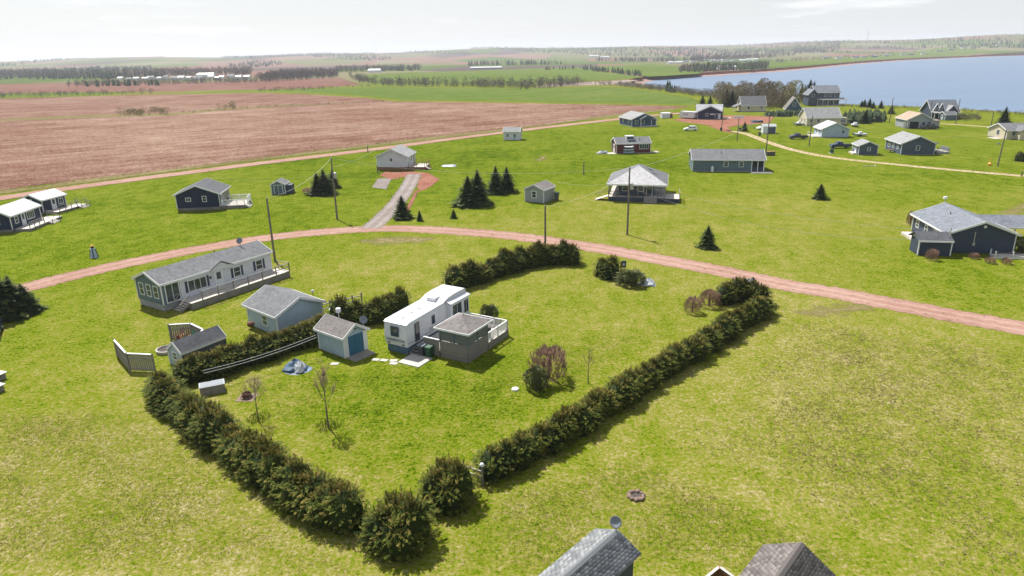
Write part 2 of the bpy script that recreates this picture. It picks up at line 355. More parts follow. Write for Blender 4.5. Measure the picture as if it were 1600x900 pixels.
# ------------------------------------------------------------------ terrain
SKY_U = [-900, 0, 400, 800, 1200, 1600, 2500]; SKY_H = [28, 34, 44, 64, 66, 86, 90]
def hill(x, y):
    r = math.hypot(x, y)
    if r < 1500 or y < 0: return 0.0
    u = 800 + FPX * x / max(y, 1)
    t = min(1, max(0, (r - 2300) / 3200)); t = t * t * (3 - 2 * t)
    k = np.interp(u, SKY_U, SKY_H)
    return t * k * (1 + .10 * math.sin(u / 97 + r / 900) + .07 * math.sin(u / 41 + 2)) + t * 5 * math.sin(x / 310) * math.sin(y / 420)
WATER_Z = -4.0
shore_px = [(1600,176,0),(1550,173,0),(1500,170,0),(1450,167,0),(1400,165.5,0),(1350,164,0),(1312,162,0),(1260,157,0),(1200,151,0),(1150,148,0),(1100,145,0),(1062,141,0),(1040,137,0),(1000,131.5,0),(978,127.5,0),
            (1000,125.2,WATER_Z),(1040,121.8,WATER_Z),(1100,118.2,WATER_Z),(1150,115.2,WATER_Z),(1200,112,WATER_Z),(1260,107,WATER_Z),(1325,100.5,WATER_Z),(1400,94.8,WATER_Z),(1470,91.5,WATER_Z),(1540,88.5,WATER_Z),(1600,86.5,WATER_Z)]
shore = [G(u, v, z) for u, v, z in shore_px]
e = shore[-1]; shore += [Vector((2500, 1900, 0)), Vector((3600, 1500, 0)), Vector((3600, -200, 0)), Vector((900, -200, 0)), Vector((420, 190, 0))]
# densify and roughen the coast
coast = []
for i, a in enumerate(shore):
    b = shore[(i + 1) % len(shore)]; k = max(1, int((b - a).length / 14)) if i < 26 else 8
    for j in range(k):
        t = j / k; q = a.lerp(b, t); nrm = Vector((b.y - a.y, a.x - b.x)).normalized()
        w = (2.2 if q.length < 600 else 5) * math.sin(q.x * .13 + q.y * .07) * math.sin(q.y * .045 + 1) if j else 0
        coast.append((q.x + nrm.x * w, q.y + nrm.y * w))
area = sum(coast[i][0] * coast[(i+1) % len(coast)][1] - coast[(i+1) % len(coast)][0] * coast[i][1] for i in range(len(coast)))
if area < 0: coast.reverse()
def in_poly(x, y, poly):
    c = False; j = len(poly) - 1
    for i in range(len(poly)):
        xi, yi = poly[i][0], poly[i][1]; xj, yj = poly[j][0], poly[j][1]
        if (yi > y) != (yj > y) and x < (xj - xi) * (y - yi) / (yj - yi) + xi: c = not c
        j = i
    return c
pts = [Vector((0, 0))]
rr = [8, 14, 19] + list(np.arange(22, 190, 2.4)); x_ = 190
while x_ < 9000: rr.append(x_); x_ *= 1.045
for i, r_ in enumerate(rr):
    st = 1.1 if r_ < 200 else 1.6
    for a in np.arange(-52, 52.01, st): aa = R(a + (st / 2 if i % 2 else 0)); pts.append(Vector((r_ * math.sin(aa), r_ * math.cos(aa))))
    for a in np.arange(64, 300, 12): aa = R(a); pts.append(Vector((r_ * math.sin(aa), r_ * math.cos(aa)))) if i % 4 == 0 else None
keep = [p for p in pts if not in_poly(p.x, p.y, coast)]
n0 = len(keep); allp = keep + [Vector(c) for c in coast]
edges = [(n0 + i, n0 + (i + 1) % len(coast)) for i in range(len(coast))]
vo, eo, fo, _, _, _ = delaunay_2d_cdt(allp, edges, [], 0, 1e-4)
# how dry the grass is, painted from what the photograph shows
dry_px = [(60, 850, 16, .66), (250, 780, 12, .62), (120, 700, 12, .52), (500, 880, 8, .58), (760, 860, 8, .25), (1000, 850, 9, .28), (1250, 600, 16, .55), (1450, 650, 18, .46), (1350, 800, 12, .50), (1560, 800, 14, .42),
          (1150, 700, 8, .6), (1050, 720, 5, .5), (1200, 320, 22, .46), (1080, 330, 16, .38), (1300, 400, 20, .30), (1000, 410, 8, .55), (900, 340, 18, .45), (600, 400, 14, .42), (520, 440, 10, .40), (760, 380, 10, .36), (640, 460, 8, .45),
          (840, 460, 9, .38), (1000, 470, 9, .36), (1050, 440, 6, .5), (620, 620, 10, .0), (700, 680, 7, .05), (800, 560, 10, .12), (900, 500, 9, .22), (480, 600, 8, .02), (200, 360, 30, .08), (60, 400, 18, .10), (450, 320, 20, .12),
          (900, 260, 40, .0), (760, 260, 25, .02), (1080, 230, 30, .1), (1300, 290, 20, .15), (1450, 260, 30, .12), (1550, 420, 14, .2), (1400, 420, 14, .3), (300, 520, 14, .12), (150, 560, 14, .30), (40, 580, 14, .4), (350, 460, 12, .25), (130, 470, 12, .25), (1500, 230, 30, .12)]
D_P = np.array([[*G(u, v).to_2d()] for u, v, _, _ in dry_px]); D_R = np.array([d[2] for d in dry_px]); D_V = np.array([d[3] for d in dry_px])
def dryness(x, y):
    w = np.exp(-((D_P[:, 0] - x) ** 2 + (D_P[:, 1] - y) ** 2) / (1.3 * D_R ** 2)) + 1e-9
    return float(((w * D_V).sum() + .02 * .22) / (w.sum() + .02))
gv = [(p.x, p.y, hill(p.x, p.y)) for p in vo]
gf = []
for f in fo:
    c = sum((vo[i] for i in f), Vector((0, 0))) / 3
    if not in_poly(c.x, c.y, coast): gf.append(tuple(f))
gm = bpy.data.meshes.new('ground'); gm.from_pydata(gv, [], gf); gm.materials.append(M['ground'])
a = gm.attributes.new('dry', 'FLOAT', 'POINT'); a.data.foreach_set('value', [dryness(p[0], p[1]) for p in gv])
a = gm.attributes.new('far', 'FLOAT', 'POINT'); a.data.foreach_set('value', [min(1, max(0, (math.hypot(p[0], p[1]) - 520) / 400)) for p in gv])
gm.polygons.foreach_set('use_smooth', [True] * len(gm.polygons))
tag(link('ground', gm), kind='structure')
# cliff and beach along the bay, then the water
nc = len(coast); inn, inn2 = [], []
for i in range(nc):
    p, q = Vector(coast[i - 1]), Vector(coast[(i + 1) % nc]); d = (q - p).normalized(); nn = Vector((-d.y, d.x))
    c = Vector(coast[i]); w = 1.2 + .8 * math.sin(i * 1.7); far = min(1, c.length / 900)
    inn.append(c + nn * w); inn2.append(c + nn * (w + 6 + 16 * far))
cm = MB(); cm.add([(c[0], c[1], hill(c[0], c[1]) + .02) for c in coast] + [(c.x, c.y, -3.2) for c in inn], [(i, (i+1) % nc, nc + (i+1) % nc, nc + i) for i in range(nc)])
tag(cm.build('cliff', M['sand_cut']), kind='structure')
bmx = MB(); bmx.add([(c.x, c.y, -3.1) for c in inn] + [(c.x, c.y, -4.6) for c in inn2], [(i, (i+1) % nc, nc + (i+1) % nc, nc + i) for i in range(nc)])
tag(bmx.build('beach', M['beach']), kind='structure')
wm = MB(); wm.add([(250, -400, WATER_Z), (4000, -400, WATER_Z), (4000, 2600, WATER_Z), (60, 2600, WATER_Z), (60, 300, WATER_Z)], [(0, 1, 2, 3, 4)])
tag(wm.build('water', M['water']), kind='structure')

# ------------------------------------------------------------------ ground overlays
def sheet(name, world_pts, mat, z, feather, name_kind='structure'):
    P2 = [Vector((p[0], p[1])) for p in world_pts]
    ar = sum(P2[i].x * P2[(i+1) % len(P2)].y - P2[(i+1) % len(P2)].x * P2[i].y for i in range(len(P2)))
    if ar < 0: P2.reverse()
    Q = []
    for i, a in enumerate(P2):     # subdivide
        b = P2[(i+1) % len(P2)]; k = max(1, int((b - a).length / max(feather * 4, 3)))
        k = min(k, 60)
        for j in range(k): Q.append(a.lerp(b, j / k))
    n = len(Q); I = []
    for i in range(n):
        d = (Q[(i+1) % n] - Q[i-1]).normalized(); I.append(Q[i] + Vector((-d.y, d.x)) * feather)
    vo, eo, fo, _, _, _ = delaunay_2d_cdt(Q + I, [(i, (i+1) % n) for i in range(n)] , [], 0, 1e-5)
    poly = [(q.x, q.y) for q in Q]
    keyQ = {(round(q.x, 3), round(q.y, 3)) for q in Q}
    V = [(p.x, p.y, z + hill(p.x, p.y)) for p in vo]; ed = [0.0 if (round(p.x, 3), round(p.y, 3)) in keyQ else 1.0 for p in vo]
    F = []
    for f in fo:
        c = sum((vo[i] for i in f), Vector((0, 0))) / len(f)
        if in_poly(c.x, c.y, poly): F.append(tuple(f))
    me = bpy.data.meshes.new(name); me.from_pydata(V, [], F); me.materials.append(mat)
    at = me.attributes.new('edge', 'FLOAT', 'POINT'); at.data.foreach_set('value', ed)
    return tag(link(name, me), kind=name_kind)
def spx(name, px, mat, z, feather): return sheet(name, [G(u, v) for u, v in px], mat, z, feather)
def catmull(P, per=8):
    out = []
    for i in range(len(P) - 1):
        p0, p1, p2, p3 = P[max(0, i-1)], P[i], P[i+1], P[min(len(P)-1, i+2)]
        for j in range(per):
            t = j / per
            out.append(.5 * ((2*p1) + (p2-p0)*t + (2*p0-5*p1+4*p2-p3)*t*t + (3*p1-p0-3*p2+p3)*t*t*t))
    out.append(P[-1]); return out
def road(name, px, width, mat, z, feather=.7):
    P = catmull([G(u, v).to_2d() for u, v in px]); V, E, F = [], [], []
    hw_ = width/2; offs = [(-hw_, 0, 0), (-hw_ + feather, 1, .1), (-1.25, 1, .2), (-.8, 1, 1), (-.35, 1, .2), (0, 1, 0), (.35, 1, .2), (.8, 1, 1), (1.25, 1, .2), (hw_ - feather, 1, .1), (hw_, 0, 0)]
    if width < 3.6: offs = [(-hw_, 0, 0), (-.75, 1, 1), (0, .55, 0), (.75, 1, 1), (hw_, 0, 0)]
    RT = []; no = len(offs)
    for i, p in enumerate(P):
        d = (P[min(i+1, len(P)-1)] - P[max(i-1, 0)]).normalized(); nn = Vector((-d.y, d.x))
        for o, e_, t_ in offs:
            q = p + nn * (o + (math.sin(i * 2.3 + o) * .12)); V.append((q.x, q.y, z)); E.append(e_); RT.append(t_)
        if i:
            for k in range(no - 1): b = (i-1)*no + k; F.append((b, b+no, b+no+1, b+1))
    me = bpy.data.meshes.new(name); me.from_pydata(V, [], F); me.materials.append(mat)
    me.attributes.new('edge', 'FLOAT', 'POINT').data.foreach_set('value', [float(x) for x in E])
    me.attributes.new('rut', 'FLOAT', 'POINT').data.foreach_set('value', [float(x) for x in RT])
    return tag(link(name, me), kind='structure')
spx('far_field', [(-400,140),(0,131),(200,128.5),(330,128),(425,124),(535,121.5),(572,133),(480,138),(430,140),(250,143),(0,146),(-400,156)], M['field2'], .05, 8)
spx('field', [(-300,345),(-100,314),(0,299),(100,286),(300,262),(500,237),(700,212),(850,197),(950,183),(1020,176),(1085,166),(1000,164),(900,162.5),(760,160),(620,158.5),(575,153),(480,147),(400,145),(200,149),(0,154),(-300,166)], M['field'], .04, 2.5)
spx('green_field', [(430,141.5),(520,138),(600,136),(700,138),(800,139),(930,135.5),(975,137),(1030,144),(1085,153),(1098,160),(1088,164.5),(1000,162),(900,160.5),(780,158),(625,156.5),(578,151),(490,145)], M['greenfield'], .06, 3)
spx('green_field', [(545,118),(640,113),(740,110.5),(830,107),(905,105),(960,113),(1010,121),(970,124.5),(900,128),(800,131),(700,132),(610,132),(560,126)], M['greenfield'], .07, 6)
spx('green_field', [(915,104.5),(1010,100),(1060,102),(1105,110),(1098,115),(1040,119),(1010,120)], M['greenfield'], .09, 6)
spx('green_field', [(1120,112),(1190,105),(1300,99),(1400,91.5),(1500,87.5),(1560,84.5),(1480,83),(1400,86),(1300,91),(1200,99),(1120,106)], M['greenfield'], .09, 6)
spx('tidal_flat', [(830,137),(860,131),(930,128),(975,125.5),(1005,124.5),(985,128),(1000,133),(960,132),(900,134)], M['flat'], .08, 3)
spx('field_strip', [(-300,196),(0,186),(170,178.5),(265,177),(350,169),(450,164),(600,158.7),(560,161),(450,166.5),(352,172.5),(270,181),(170,183),(0,190),(-300,202)], M['verge'], .08, 2)
spx('verge', [(-300,352),(0,304.5),(200,278),(400,252),(600,228),(800,203),(950,184),(1060,171),(1050,168.5),(940,181),(850,195),(700,210),(500,234),(300,259.5),(100,283),(0,296),(-300,340)], M['verge'], .055, 1.6)
road('field_road', [(-250,352),(-100,325),(0,310),(100,295.5),(200,282),(300,269),(400,256),(500,244),(600,231.5),(700,218),(800,205.5),(880,196),(950,188),(1010,181.5),(1075,176)], 6.6, M['road'], .07, .9)
road('dirt_road', [(-200,505),(-60,472),(50,447),(100,434),(200,411),(300,391),(400,374),(480,364.5),(560,358.5),(620,357),(700,360.5),(800,368.5),(880,379.5),(960,392),(1050,409),(1130,424),(1220,444),(1300,457),(1400,476),(1500,495),(1600,513),(1720,535)], 5.0, M['road'], .012, .7)
road('sandy_track', [(1135,204),(1165,209),(1200,222),(1240,234.5),(1300,246),(1400,257),(1500,266.5),(1600,275),(1720,285)], 3.4, M['sandroad'], .012, .6)
road('sandy_track', [(1470,193),(1540,198),(1600,203),(1700,212)], 3.0, M['sandroad'], .012, .6)
road('gravel_drive', [(578,357),(592,345),(608,330),(622,314),(634,297),(642,283),(647,272)], 3.9, M['gravel'], .020, .5)
spx('bare_soil', [(590,275),(600,268),(640,267),(672,270),(690,280),(676,292),(655,302),(642,330),(622,341),(640,310),(650,288),(640,277),(612,281)], M['redsoil'], .016, .8)
spx('gravel_pad', [(579,293),(589,279),(615,277.5),(604,296)], M['gravel'], .012, .4)
spx('bare_soil', [(1050,187),(1088,181),(1150,180),(1212,182),(1206,192),(1160,196),(1140,199),(1150,208),(1128,206),(1100,195),(1065,191)], M['redsoil'], .012, 1.2)
spx('worn_ground', [(540,378),(600,366),(690,368),(670,382),(590,386)], M['scorch'], .008, 2.4)
spx('worn_ground', [(1200,480),(1330,464),(1400,484),(1300,505)], M['scorch'], .008, 3.2)
spx('worn_ground', [(826,250),(842,242),(864,247),(850,254)], M['scorch'], .008, 3.0)
spx('worn_ground', [(1545,330),(1590,314),(1640,322),(1610,342)], M['scorch'], .008, 3.0)

# ------------------------------------------------------------------ buildings
PERIM = []
class House:
    def __init__(h, name, label, A, B, D, eh, rise, axis, wall, roof, base=.3, basem='block', oh=.35, cat='house', group=None, L=None, ang=None, trim='trim', ribs=False, roof_t=.14, hip=False, offset=.5):
        a, b = G(*A), G(*B); d = b - a
        h.L = L or d.length; h.D = D; h.eh = eh; h.base = base
        h.root = thing(name, label, cat, a, ang if ang is not None else math.atan2(d.y, d.x), group)
        L = h.L; r = h.root; zr = eh + rise; h.zr = zr; h.axis = axis
        if a.length < 170: PERIM.append((r.matrix_basis.copy(), L, D))
        if base > .02: MB().box(.04, L-.04, .04, D-.04, -.05, base + .01).build('skirting' if basem != 'block' else 'foundation', M[basem], r)
        wl_ = MB()
        if hip: wl_.box(0, L, 0, D, base, eh)
        elif axis == 'x': wl_.prism([(0, base), (D, base), (D, eh), (D*offset, zr - .01), (0, eh)], 'x', 0, L)
        else: wl_.prism([(0, base), (L, base), (L, eh), (L*offset, zr - .01), (0, eh)], 'y', 0, D)
        h.wall = wl_.build('wall', M[wall], r)
        rf = MB(); t = roof_t; fa = MB(); e = oh
        if hip:
            k = min(L, D) / 2; s = rise / k; zl = eh - s * e
            ridge = [(k, k), (L-k, k)] if L >= D else [(k, k), (k, D-k)]
            if L >= D: ridge = [(k, D/2), (L-k, D/2)]
            else: ridge = [(L/2, k), (L/2, D-k)]
            o = [(-e, -e), (L+e, -e), (L+e, D+e), (-e, D+e)]
            V = [(x, y, zl) for x, y in o] + [(x, y, zl + t) for x, y in o] + [(x, y, zr + t) for x, y in ridge]
            if L >= D: tf = [(4, 5, 9, 8), (5, 6, 9), (6, 7, 8, 9), (7, 4, 8)]
            else: tf = [(4, 5, 8), (5, 6, 9, 8), (6, 7, 9), (7, 4, 8, 9)]
            rf.add(V, tf + [(0, 3, 2, 1), (0, 1, 5, 4), (1, 2, 6, 5), (2, 3, 7, 6), (3, 0, 4, 7)])
            for (x0, y0), (x1, y1) in zip(o, o[1:] + o[:1]): fa.bar((x0, y0, zl + t/2 - .06), (x1, y1, zl + t/2 - .06), .05, t + .1)
        else:
            W = D if axis == 'x' else L; Ln = L if axis == 'x' else D
            def sl(y):  # roof underside height at cross position
                return eh + rise * (y / (W*offset)) if y < W*offset else eh + rise * ((W - y) / (W*(1-offset)))
            z0, z1 = sl(-e), sl(W + e); m_ = W * offset
            poly = [(-e, z0), (m_, zr), (W+e, z1), (W+e, z1+t), (m_, zr+t), (-e, z0+t)]
            rf.prism(poly, axis, -e, Ln + e)
            if ribs:
                for k in np.arange(-e + .2, Ln + e, .45):
                    for (ya, za), (yb, zb) in (((-e, z0+t), (m_, zr+t)), ((W+e, z1+t), (m_, zr+t))):
                        pa, pb = ((k, ya, za), (k, yb, zb)) if axis == 'x' else ((ya, k, za), (yb, k, zb))
                        rf.bar(pa, pb, .04, .05)
            def pt(c, y, z): return (c, y, z) if axis == 'x' else (y, c, z)
            for c in (-e - .02, Ln + e + .02):
                fa.bar(pt(c, -e, z0 + t/2 - .03), pt(c, m_, zr + t/2 - .03), .045, t + .12); fa.bar(pt(c, m_, zr + t/2 - .03), pt(c, W+e, z1 + t/2 - .03), .045, t + .12)
            for y, z in ((-e - .02, z0), (W + e + .02, z1)): fa.bar(pt(-e, y, z + t/2 - .04), pt(Ln+e, y, z + t/2 - .04), .05, t + .08)
            h.z0 = z0
        h.roof = rf.build('roof', M[roof], r); h.rt = t
        fa.build('fascia', M[trim], r)
        for x, y in ((0, 0), (L, 0), (0, D), (L, D)):
            MB().box(x - .06, x + .06, y - .06, y + .06, base, eh - .02).build('corner_board', M[trim], r)
    def loc(h, face, s, n, z):
        return {'F': (s, -n, z), 'B': (s, h.D + n, z), 'L': (-n, s, z), 'R': (h.L + n, s, z)}[face]
    def bx(h, mb, face, s0, s1, n0, n1, z0, z1):
        a, b = h.loc(face, s0, n0, z0), h.loc(face, s1, n1, z1)
        mb.box(min(a[0], b[0]), max(a[0], b[0]), min(a[1], b[1]), max(a[1], b[1]), min(a[2], b[2]), max(a[2], b[2])); return mb
    def win(h, face, s, z, w=.9, hh=1.1, cols=1, rows=2, frame='trim', fw=.10, name='window', pane='glass', sh=None):
        f = MB(); s0, s1 = s - w/2, s + w/2
        h.bx(f, face, s0 - fw, s0, -.02, .06, z - fw, z + hh + fw); h.bx(f, face, s1, s1 + fw, -.02, .06, z - fw, z + hh + fw)
        h.bx(f, face, s0, s1, -.02, .06, z - fw, z); h.bx(f, face, s0, s1, -.02, .06, z + hh, z + hh + fw)
        for k in range(1, cols): c = s0 + w * k / cols; h.bx(f, face, c - .03, c + .03, -.02, .058, z, z + hh)
        for k in range(1, rows): c = z + hh * k / rows; h.bx(f, face, s0, s1, -.02, .055, c - .025, c + .025)
        o = f.build(name, M[frame], h.root)
        h.bx(MB(), face, s0, s1, -.015, .040, z, z + hh).build('pane', M[pane], o)
        if sh:
            for q in (s0 - fw - .3, s1 + fw + .02): h.bx(MB(), face, q, q + .28, -.02, .05, z - .05, z + hh + .05).build('shutter', M[sh], h.root)
        return o
    def door(h, face, s, w=.9, hh=2.0, mat='white', z=None, glass_=True, frame='trim'):
        z = h.base if z is None else z
        o = h.bx(MB(), face, s - w/2, s + w/2, -.02, .05, z + .02, z + hh).build('door', M[mat], h.root)
        f = MB(); h.bx(f, face, s - w/2 - .1, s - w/2, -.02, .07, z, z + hh + .1); h.bx(f, face, s + w/2, s + w/2 + .1, -.02, .07, z, z + hh + .1); h.bx(f, face, s - w/2, s + w/2, -.02, .07, z + hh, z + hh + .1)
        f.build('frame', M[frame], o)
        if glass_: h.bx(MB(), face, s - w*.3, s + w*.3, .04, .06, z + hh*.5, z + hh*.92).build('pane', M['glass'], o)
        h.bx(MB(), face, s + w*.36, s + w*.42, .05, .10, z + 1.0, z + 1.08).build('handle', M['steel'], o)
        return o
    def vent(h, x, y, z, hh=.5): MB().tube((x, y, z - .3), (x, y, z + hh), .06, n=8).build('vent_pipe', M['black'], h.root)
def deck(root, x0, x1, y0, y1, z, rails=(), floor='woodlight', railm='wood', skirt='weather', post_h=1.0, posts=1.6, pickets=False, stairs=None, name='deck'):
    """platform of boards with a skirt of boards; rails = list of ((xa,ya),(xb,yb)); stairs = (x,y,dx,dy,width)"""
    d = MB(); k = 0; w = .14
    for y in np.arange(y0, y1 - .02, w): d.box(x0, x1, y, min(y + w - .012, y1), z - .04, z)
    dk = d.build(name, M[floor], root); 
    s = MB(); e = .03
    if z > .12:
        s.box(x0 + e, x1 - e, y0 + e, y0 + e + .03, -.03, z - .045); s.box(x0 + e, x1 - e, y1 - e - .03, y1 - e, -.03, z - .045)
        s.box(x0 + e, x0 + e + .03, y0 + e + .04, y1 - e - .04, -.03, z - .045); s.box(x1 - e - .03, x1 - e, y0 + e + .04, y1 - e - .04, -.03, z - .045)
        s.build('skirt', M[skirt], dk)
    for (xa, ya), (xb, yb) in rails:
        a, b = Vector((xa, ya, z)), Vector((xb, yb, z)); n = max(1, round((b - a).length / posts))
        for i in range(n + 1):
            p = a.lerp(b, i / n); MB().box(p.x - .05, p.x + .05, p.y - .05, p.y + .05, z - .02, z + post_h + .06).build('post', M[railm], dk)
        up = Vector((0, 0, 1))
        MB().bar(a + up * post_h, b + up * post_h, .10, .06).build('rail', M[railm], dk)
        if pickets:
            pk = MB(); pk.bar(a + up * .12, b + up * .12, .05, .06); m = int((b - a).length / .16)
            for i in range(m):
                p = a.lerp(b, (i + .5) / m); pk.box(p.x - .025, p.x + .025, p.y - .025, p.y + .025, z + .12, z + post_h - .02)
            pk.build('pickets', M[railm], dk, stuff=True)
        else: MB().bar(a + up * post_h * .5, b + up * post_h * .5, .04, .09).build('rail', M[railm], dk)
    if stairs:
        sx, sy, dx, dy, sw = stairs; n = max(2, math.ceil(z / .2)); px_, py_ = -dy, dx
        st = MB(); tr = .27
        for i in range(n):
            zz = z - (i + 1) * z / (n + .0) + .0
            zz = z * (1 - (i + 1) / (n + 1)); c0 = i * tr; c1 = c0 + tr
            p = [(sx + dx * c + px_ * w_, sy + dy * c + py_ * w_) for c, w_ in ((c0, -sw/2), (c1, -sw/2), (c1, sw/2), (c0, sw/2))]
            st.hexa([(x, y, zz - .05) for x, y in p] + [(x, y, zz) for x, y in p])
        so = st.build('stairs', M[floor], dk)
        for w_ in (-sw/2 - .03, sw/2 + .03):
            p0 = (sx + px_ * w_, sy + py_ * w_); p1 = (sx + dx * n * tr + px_ * w_, sy + dy * n * tr + py_ * w_)
            MB().bar((*p0, z - .12), (*p1, .02), .05, .22).build('stringer', M[railm], dk)
            if rails:
                MB().bar((*p0, z + post_h - .05), (*p1, post_h * .85), .08, .06).build('rail', M[railm], dk)
                MB().box(p1[0] - .045, p1[0] + .045, p1[1] - .045, p1[1] + .045, -.05, post_h * .9).build('post', M[railm], dk)
    return dk
def dish(root, p, facing, r=.4, mat='dish', mast=.7):
    x, y, z = p; mb = MB(); o = MB().tube((x, y, z), (x, y, z + mast), .03).build('dish_mast', M['steel'], root)
    prof = [(0.02, .0), (r*.5, r*.06), (r*.85, r*.18), (r, r*.26), (r, r*.31), (r*.8, r*.2), (.02, r*.04)]
    b = MB().lathe(prof, (0, 0, 0), 16).build('dish', M[mat], o, True)
    b.location = (x, y, z + mast); b.rotation_euler = (R(62), 0, facing)
    return o

# --- two navy cottages with white metal roofs, far left
h = House('cottage', 'navy cottage with white metal roof and larger grey deck by the field road', (21,363), (66,345), 4.6, 2.7, 1.15, 'x', 'navy', 'metal_white', .45, 'weather', .3, 'cottage', ribs=True)
h.win('F', 1.5, 1.25, .75, 1.0, 1, 2); h.door('F', 3.3); h.win('F', 5.4, 1.15, 2.0, 1.15, 4, 1); h.win('L', 2.2, 1.4, .8, .9)
deck(h.root, .3, h.L + 1.6, -2.6, -.05, .45, [((.3, -2.55), (4.4, -2.55)), ((h.L + 1.55, -1.2), (h.L + 1.55, -.1))], stairs=(6.4, -2.6, 0, -1, 2.2))
h = House('cottage', 'small navy cottage with white metal roof and round wall plaque', (69.5,335), (105,325), 4.2, 2.6, .9, 'x', 'navy', 'metal_white', .4, 'weather', .3, 'cottage', ribs=True)
h.door('F', 2.6); h.win('F', 4.3, 1.15, 1.0, .9, 2, 1)
MB().tube((-.06, 2.1, 2.45), (-.01, 2.1, 2.45), .3, n=16).build('plaque', M['trim'], h.root)
deck(h.root, .3, h.L + 2.2, -2.5, -.05, .42, [((.9, -2.45), (h.L - .2, -2.45)), ((h.L + 2.15, -2.4), (h.L + 2.15, -.1))], stairs=(h.L + .9, -2.5, 0, -1, 2.0))
# --- navy gable cottage
h = House('cottage', 'navy cottage with grey shingle roof, gable end and white railed side deck', (278,330), (345,327), 7.2, 3.0, 1.5, 'y', 'navy', 'sh_dark', .5, 'weather', .4, 'cottage')
h.win('F', 2.1, 1.75, .75, .55, 2, 1); h.win('F', 4.9, 1.6, .6, .9); h.door('R', 1.6); h.win('R', 3.6, 1.2, 1.6, 1.3, 2, 1); h.win('R', 5.9, 1.2, 1.4, 1.3, 2, 1)
deck(h.root, h.L + .03, h.L + 4.3, .2, 5.6, .6, [((h.L + .2, .25), (h.L + 4.25, .25)), ((h.L + 4.25, 2.6), (h.L + 4.25, 5.55)), ((h.L + 4.25, 5.55), (h.L + .3, 5.55))], railm='trim', pickets=True, stairs=(h.L + 4.3, 1.4, 1, 0, 1.8))
# --- small grey shed left of the spruces
h = House('garden_shed', 'tiny grey gabled garden shed with double door on the lawn', (425,304), (446.5,303.5), 3.0, 2.0, .7, 'y', 'greyblue', 'sh_grey', .08, oh=.18, cat='shed')
h.door('F', 1.0, .75, 1.75, 'greyblue', glass_=False); h.door('F', 1.85, .75, 1.75, 'greyblue', glass_=False)
MB().box(h.L + .02, h.L + 1.15, .5, 2.6, 0, 1.75).build('lean_to', M['slate_dk'], h.root)
# --- white cottage at the end of the gravel drive
h = House('cottage', 'white gable cottage with brown skirting at the end of the gravel drive', (590,266), (637,266), 8.2, 3.3, 1.7, 'y', 'whitesid', 'sh_light', .75, 'woodbrown', .35, 'cottage')
h.win('F', 3.5, 2.15, .6, .7); h.door('R', 2.0); h.win('R', 4.3, 1.7, .9, 1.3); h.win('R', 6.3, 1.7, .9, 1.3)
deck(h.root, h.L + .03, h.L + 4.2, .3, 6.0, .75, [((h.L + .2, .35), (h.L + 4.15, .35)), ((h.L + 4.15, 2.4), (h.L + 4.15, 5.95)), ((h.L + 4.15, 5.95), (h.L + .3, 5.95))], railm='woodbrown', skirt='woodbrown', stairs=(h.L + 4.2, 1.4, 1, 0, 1.8))
# --- small white shed by the field road
h = House('garden_shed', 'small white shed with grey roof and blue patches beside the field road', (787,219), (813,220.5), 3.6, 2.7, 1.1, 'x', 'whitesid', 'sh_light', .1, cat='shed', L=5.2, ang=R(-12), oh=.25)
h.win('F', 1.3, 1.1, .7, .8); h.door('F', 3.6, .9, 1.9, 'paleblue'); h.win('R', 1.8, 1.2, .6, .8)
# --- grey shed beyond the road
h = House('garden_shed', 'pale grey gabled shed with brown roof beyond the dirt road', (820.5,315), (849,318), 4.4, 2.45, .85, 'y', 'lightgrey', 'sh_brown', .06, oh=.22, cat='shed', ang=R(-30))
h.win('F', 1.9, .95, .75, 1.1, 1, 2, fw=.14)
b = thing('wheelie_bin', 'dark bin standing against the pale grey shed', 'bin', G(868, 313) + Vector((.2, 0, 0)))
MB().hexa([(-.35,-.3,0),(.35,-.3,0),(.35,.3,0),(-.35,.3,0),(-.45,-.4,1.5),(.45,-.4,1.5),(.45,.4,1.5),(-.45,.4,1.5)]).build('body', M['greybin'], b); MB().box(-.48,.48,-.44,.44,1.5,1.58).build('lid', M['greenbin'], b)
# --- hip roofed house with veranda
h = House('house', 'hip roofed house with veranda on posts and two skylights', (950,314), (1041,316), 12.2, 3.25, 2.5, 'x', 'slate', 'sh_grey', .9, 'slate_dk', .35, hip=True, ang=R(-13), L=10.3)
M['sh_pale'] = shingle('pale_front_shingles', (.36, .36, .37)); h.roof.data.materials.append(M['sh_pale']); min(h.roof.data.polygons, key=lambda q: q.normal.y if q.normal.z > .3 else 9).material_index = 1  # front slope set paler than the other slopes
bpy.data.objects.remove(h.wall); 
for o in [c for c in h.root.children if c.name.startswith('corner_board') or c.name.startswith('foundation') or c.name.startswith('skirting')]: bpy.data.objects.remove(o)
L, D = h.L, h.D
MB().box(1.7, L - 2.0, 1.5, D - .2, .85, 3.3).build('wall', M['slate'], h.root)
V_ = h.loc
h2 = h; h.base = .9
_loc = h.loc
def veranda_loc(face, s, n, z): return {'F': (s, 1.5 - n, z), 'B': (s, h2.D + n, z), 'L': (1.7 - n, s, z), 'R': (h2.L - 2.0 + n, s, z)}[face]
h.loc = veranda_loc
h.win('F', 3.0, 1.75, .95, 1.05, 1, 2); h.win('F', 5.8, 1.75, .95, 1.05, 1, 2); h.door('F', 7.4, mat='slate_dk'); h.win('R', 3.2, 1.6, 1.2, 1.3, 2, 1); h.win('R', 5.6, 1.6, 1.2, 1.3, 2, 1)
deck(h.root, 0, L, 0, D, .85, [((.05, .05), (6.3, .05))], floor='woodlight', skirt='slate_dk', railm='slate_dk', stairs=(7.7, 0, 0, -1, 2.4), name='veranda_floor')
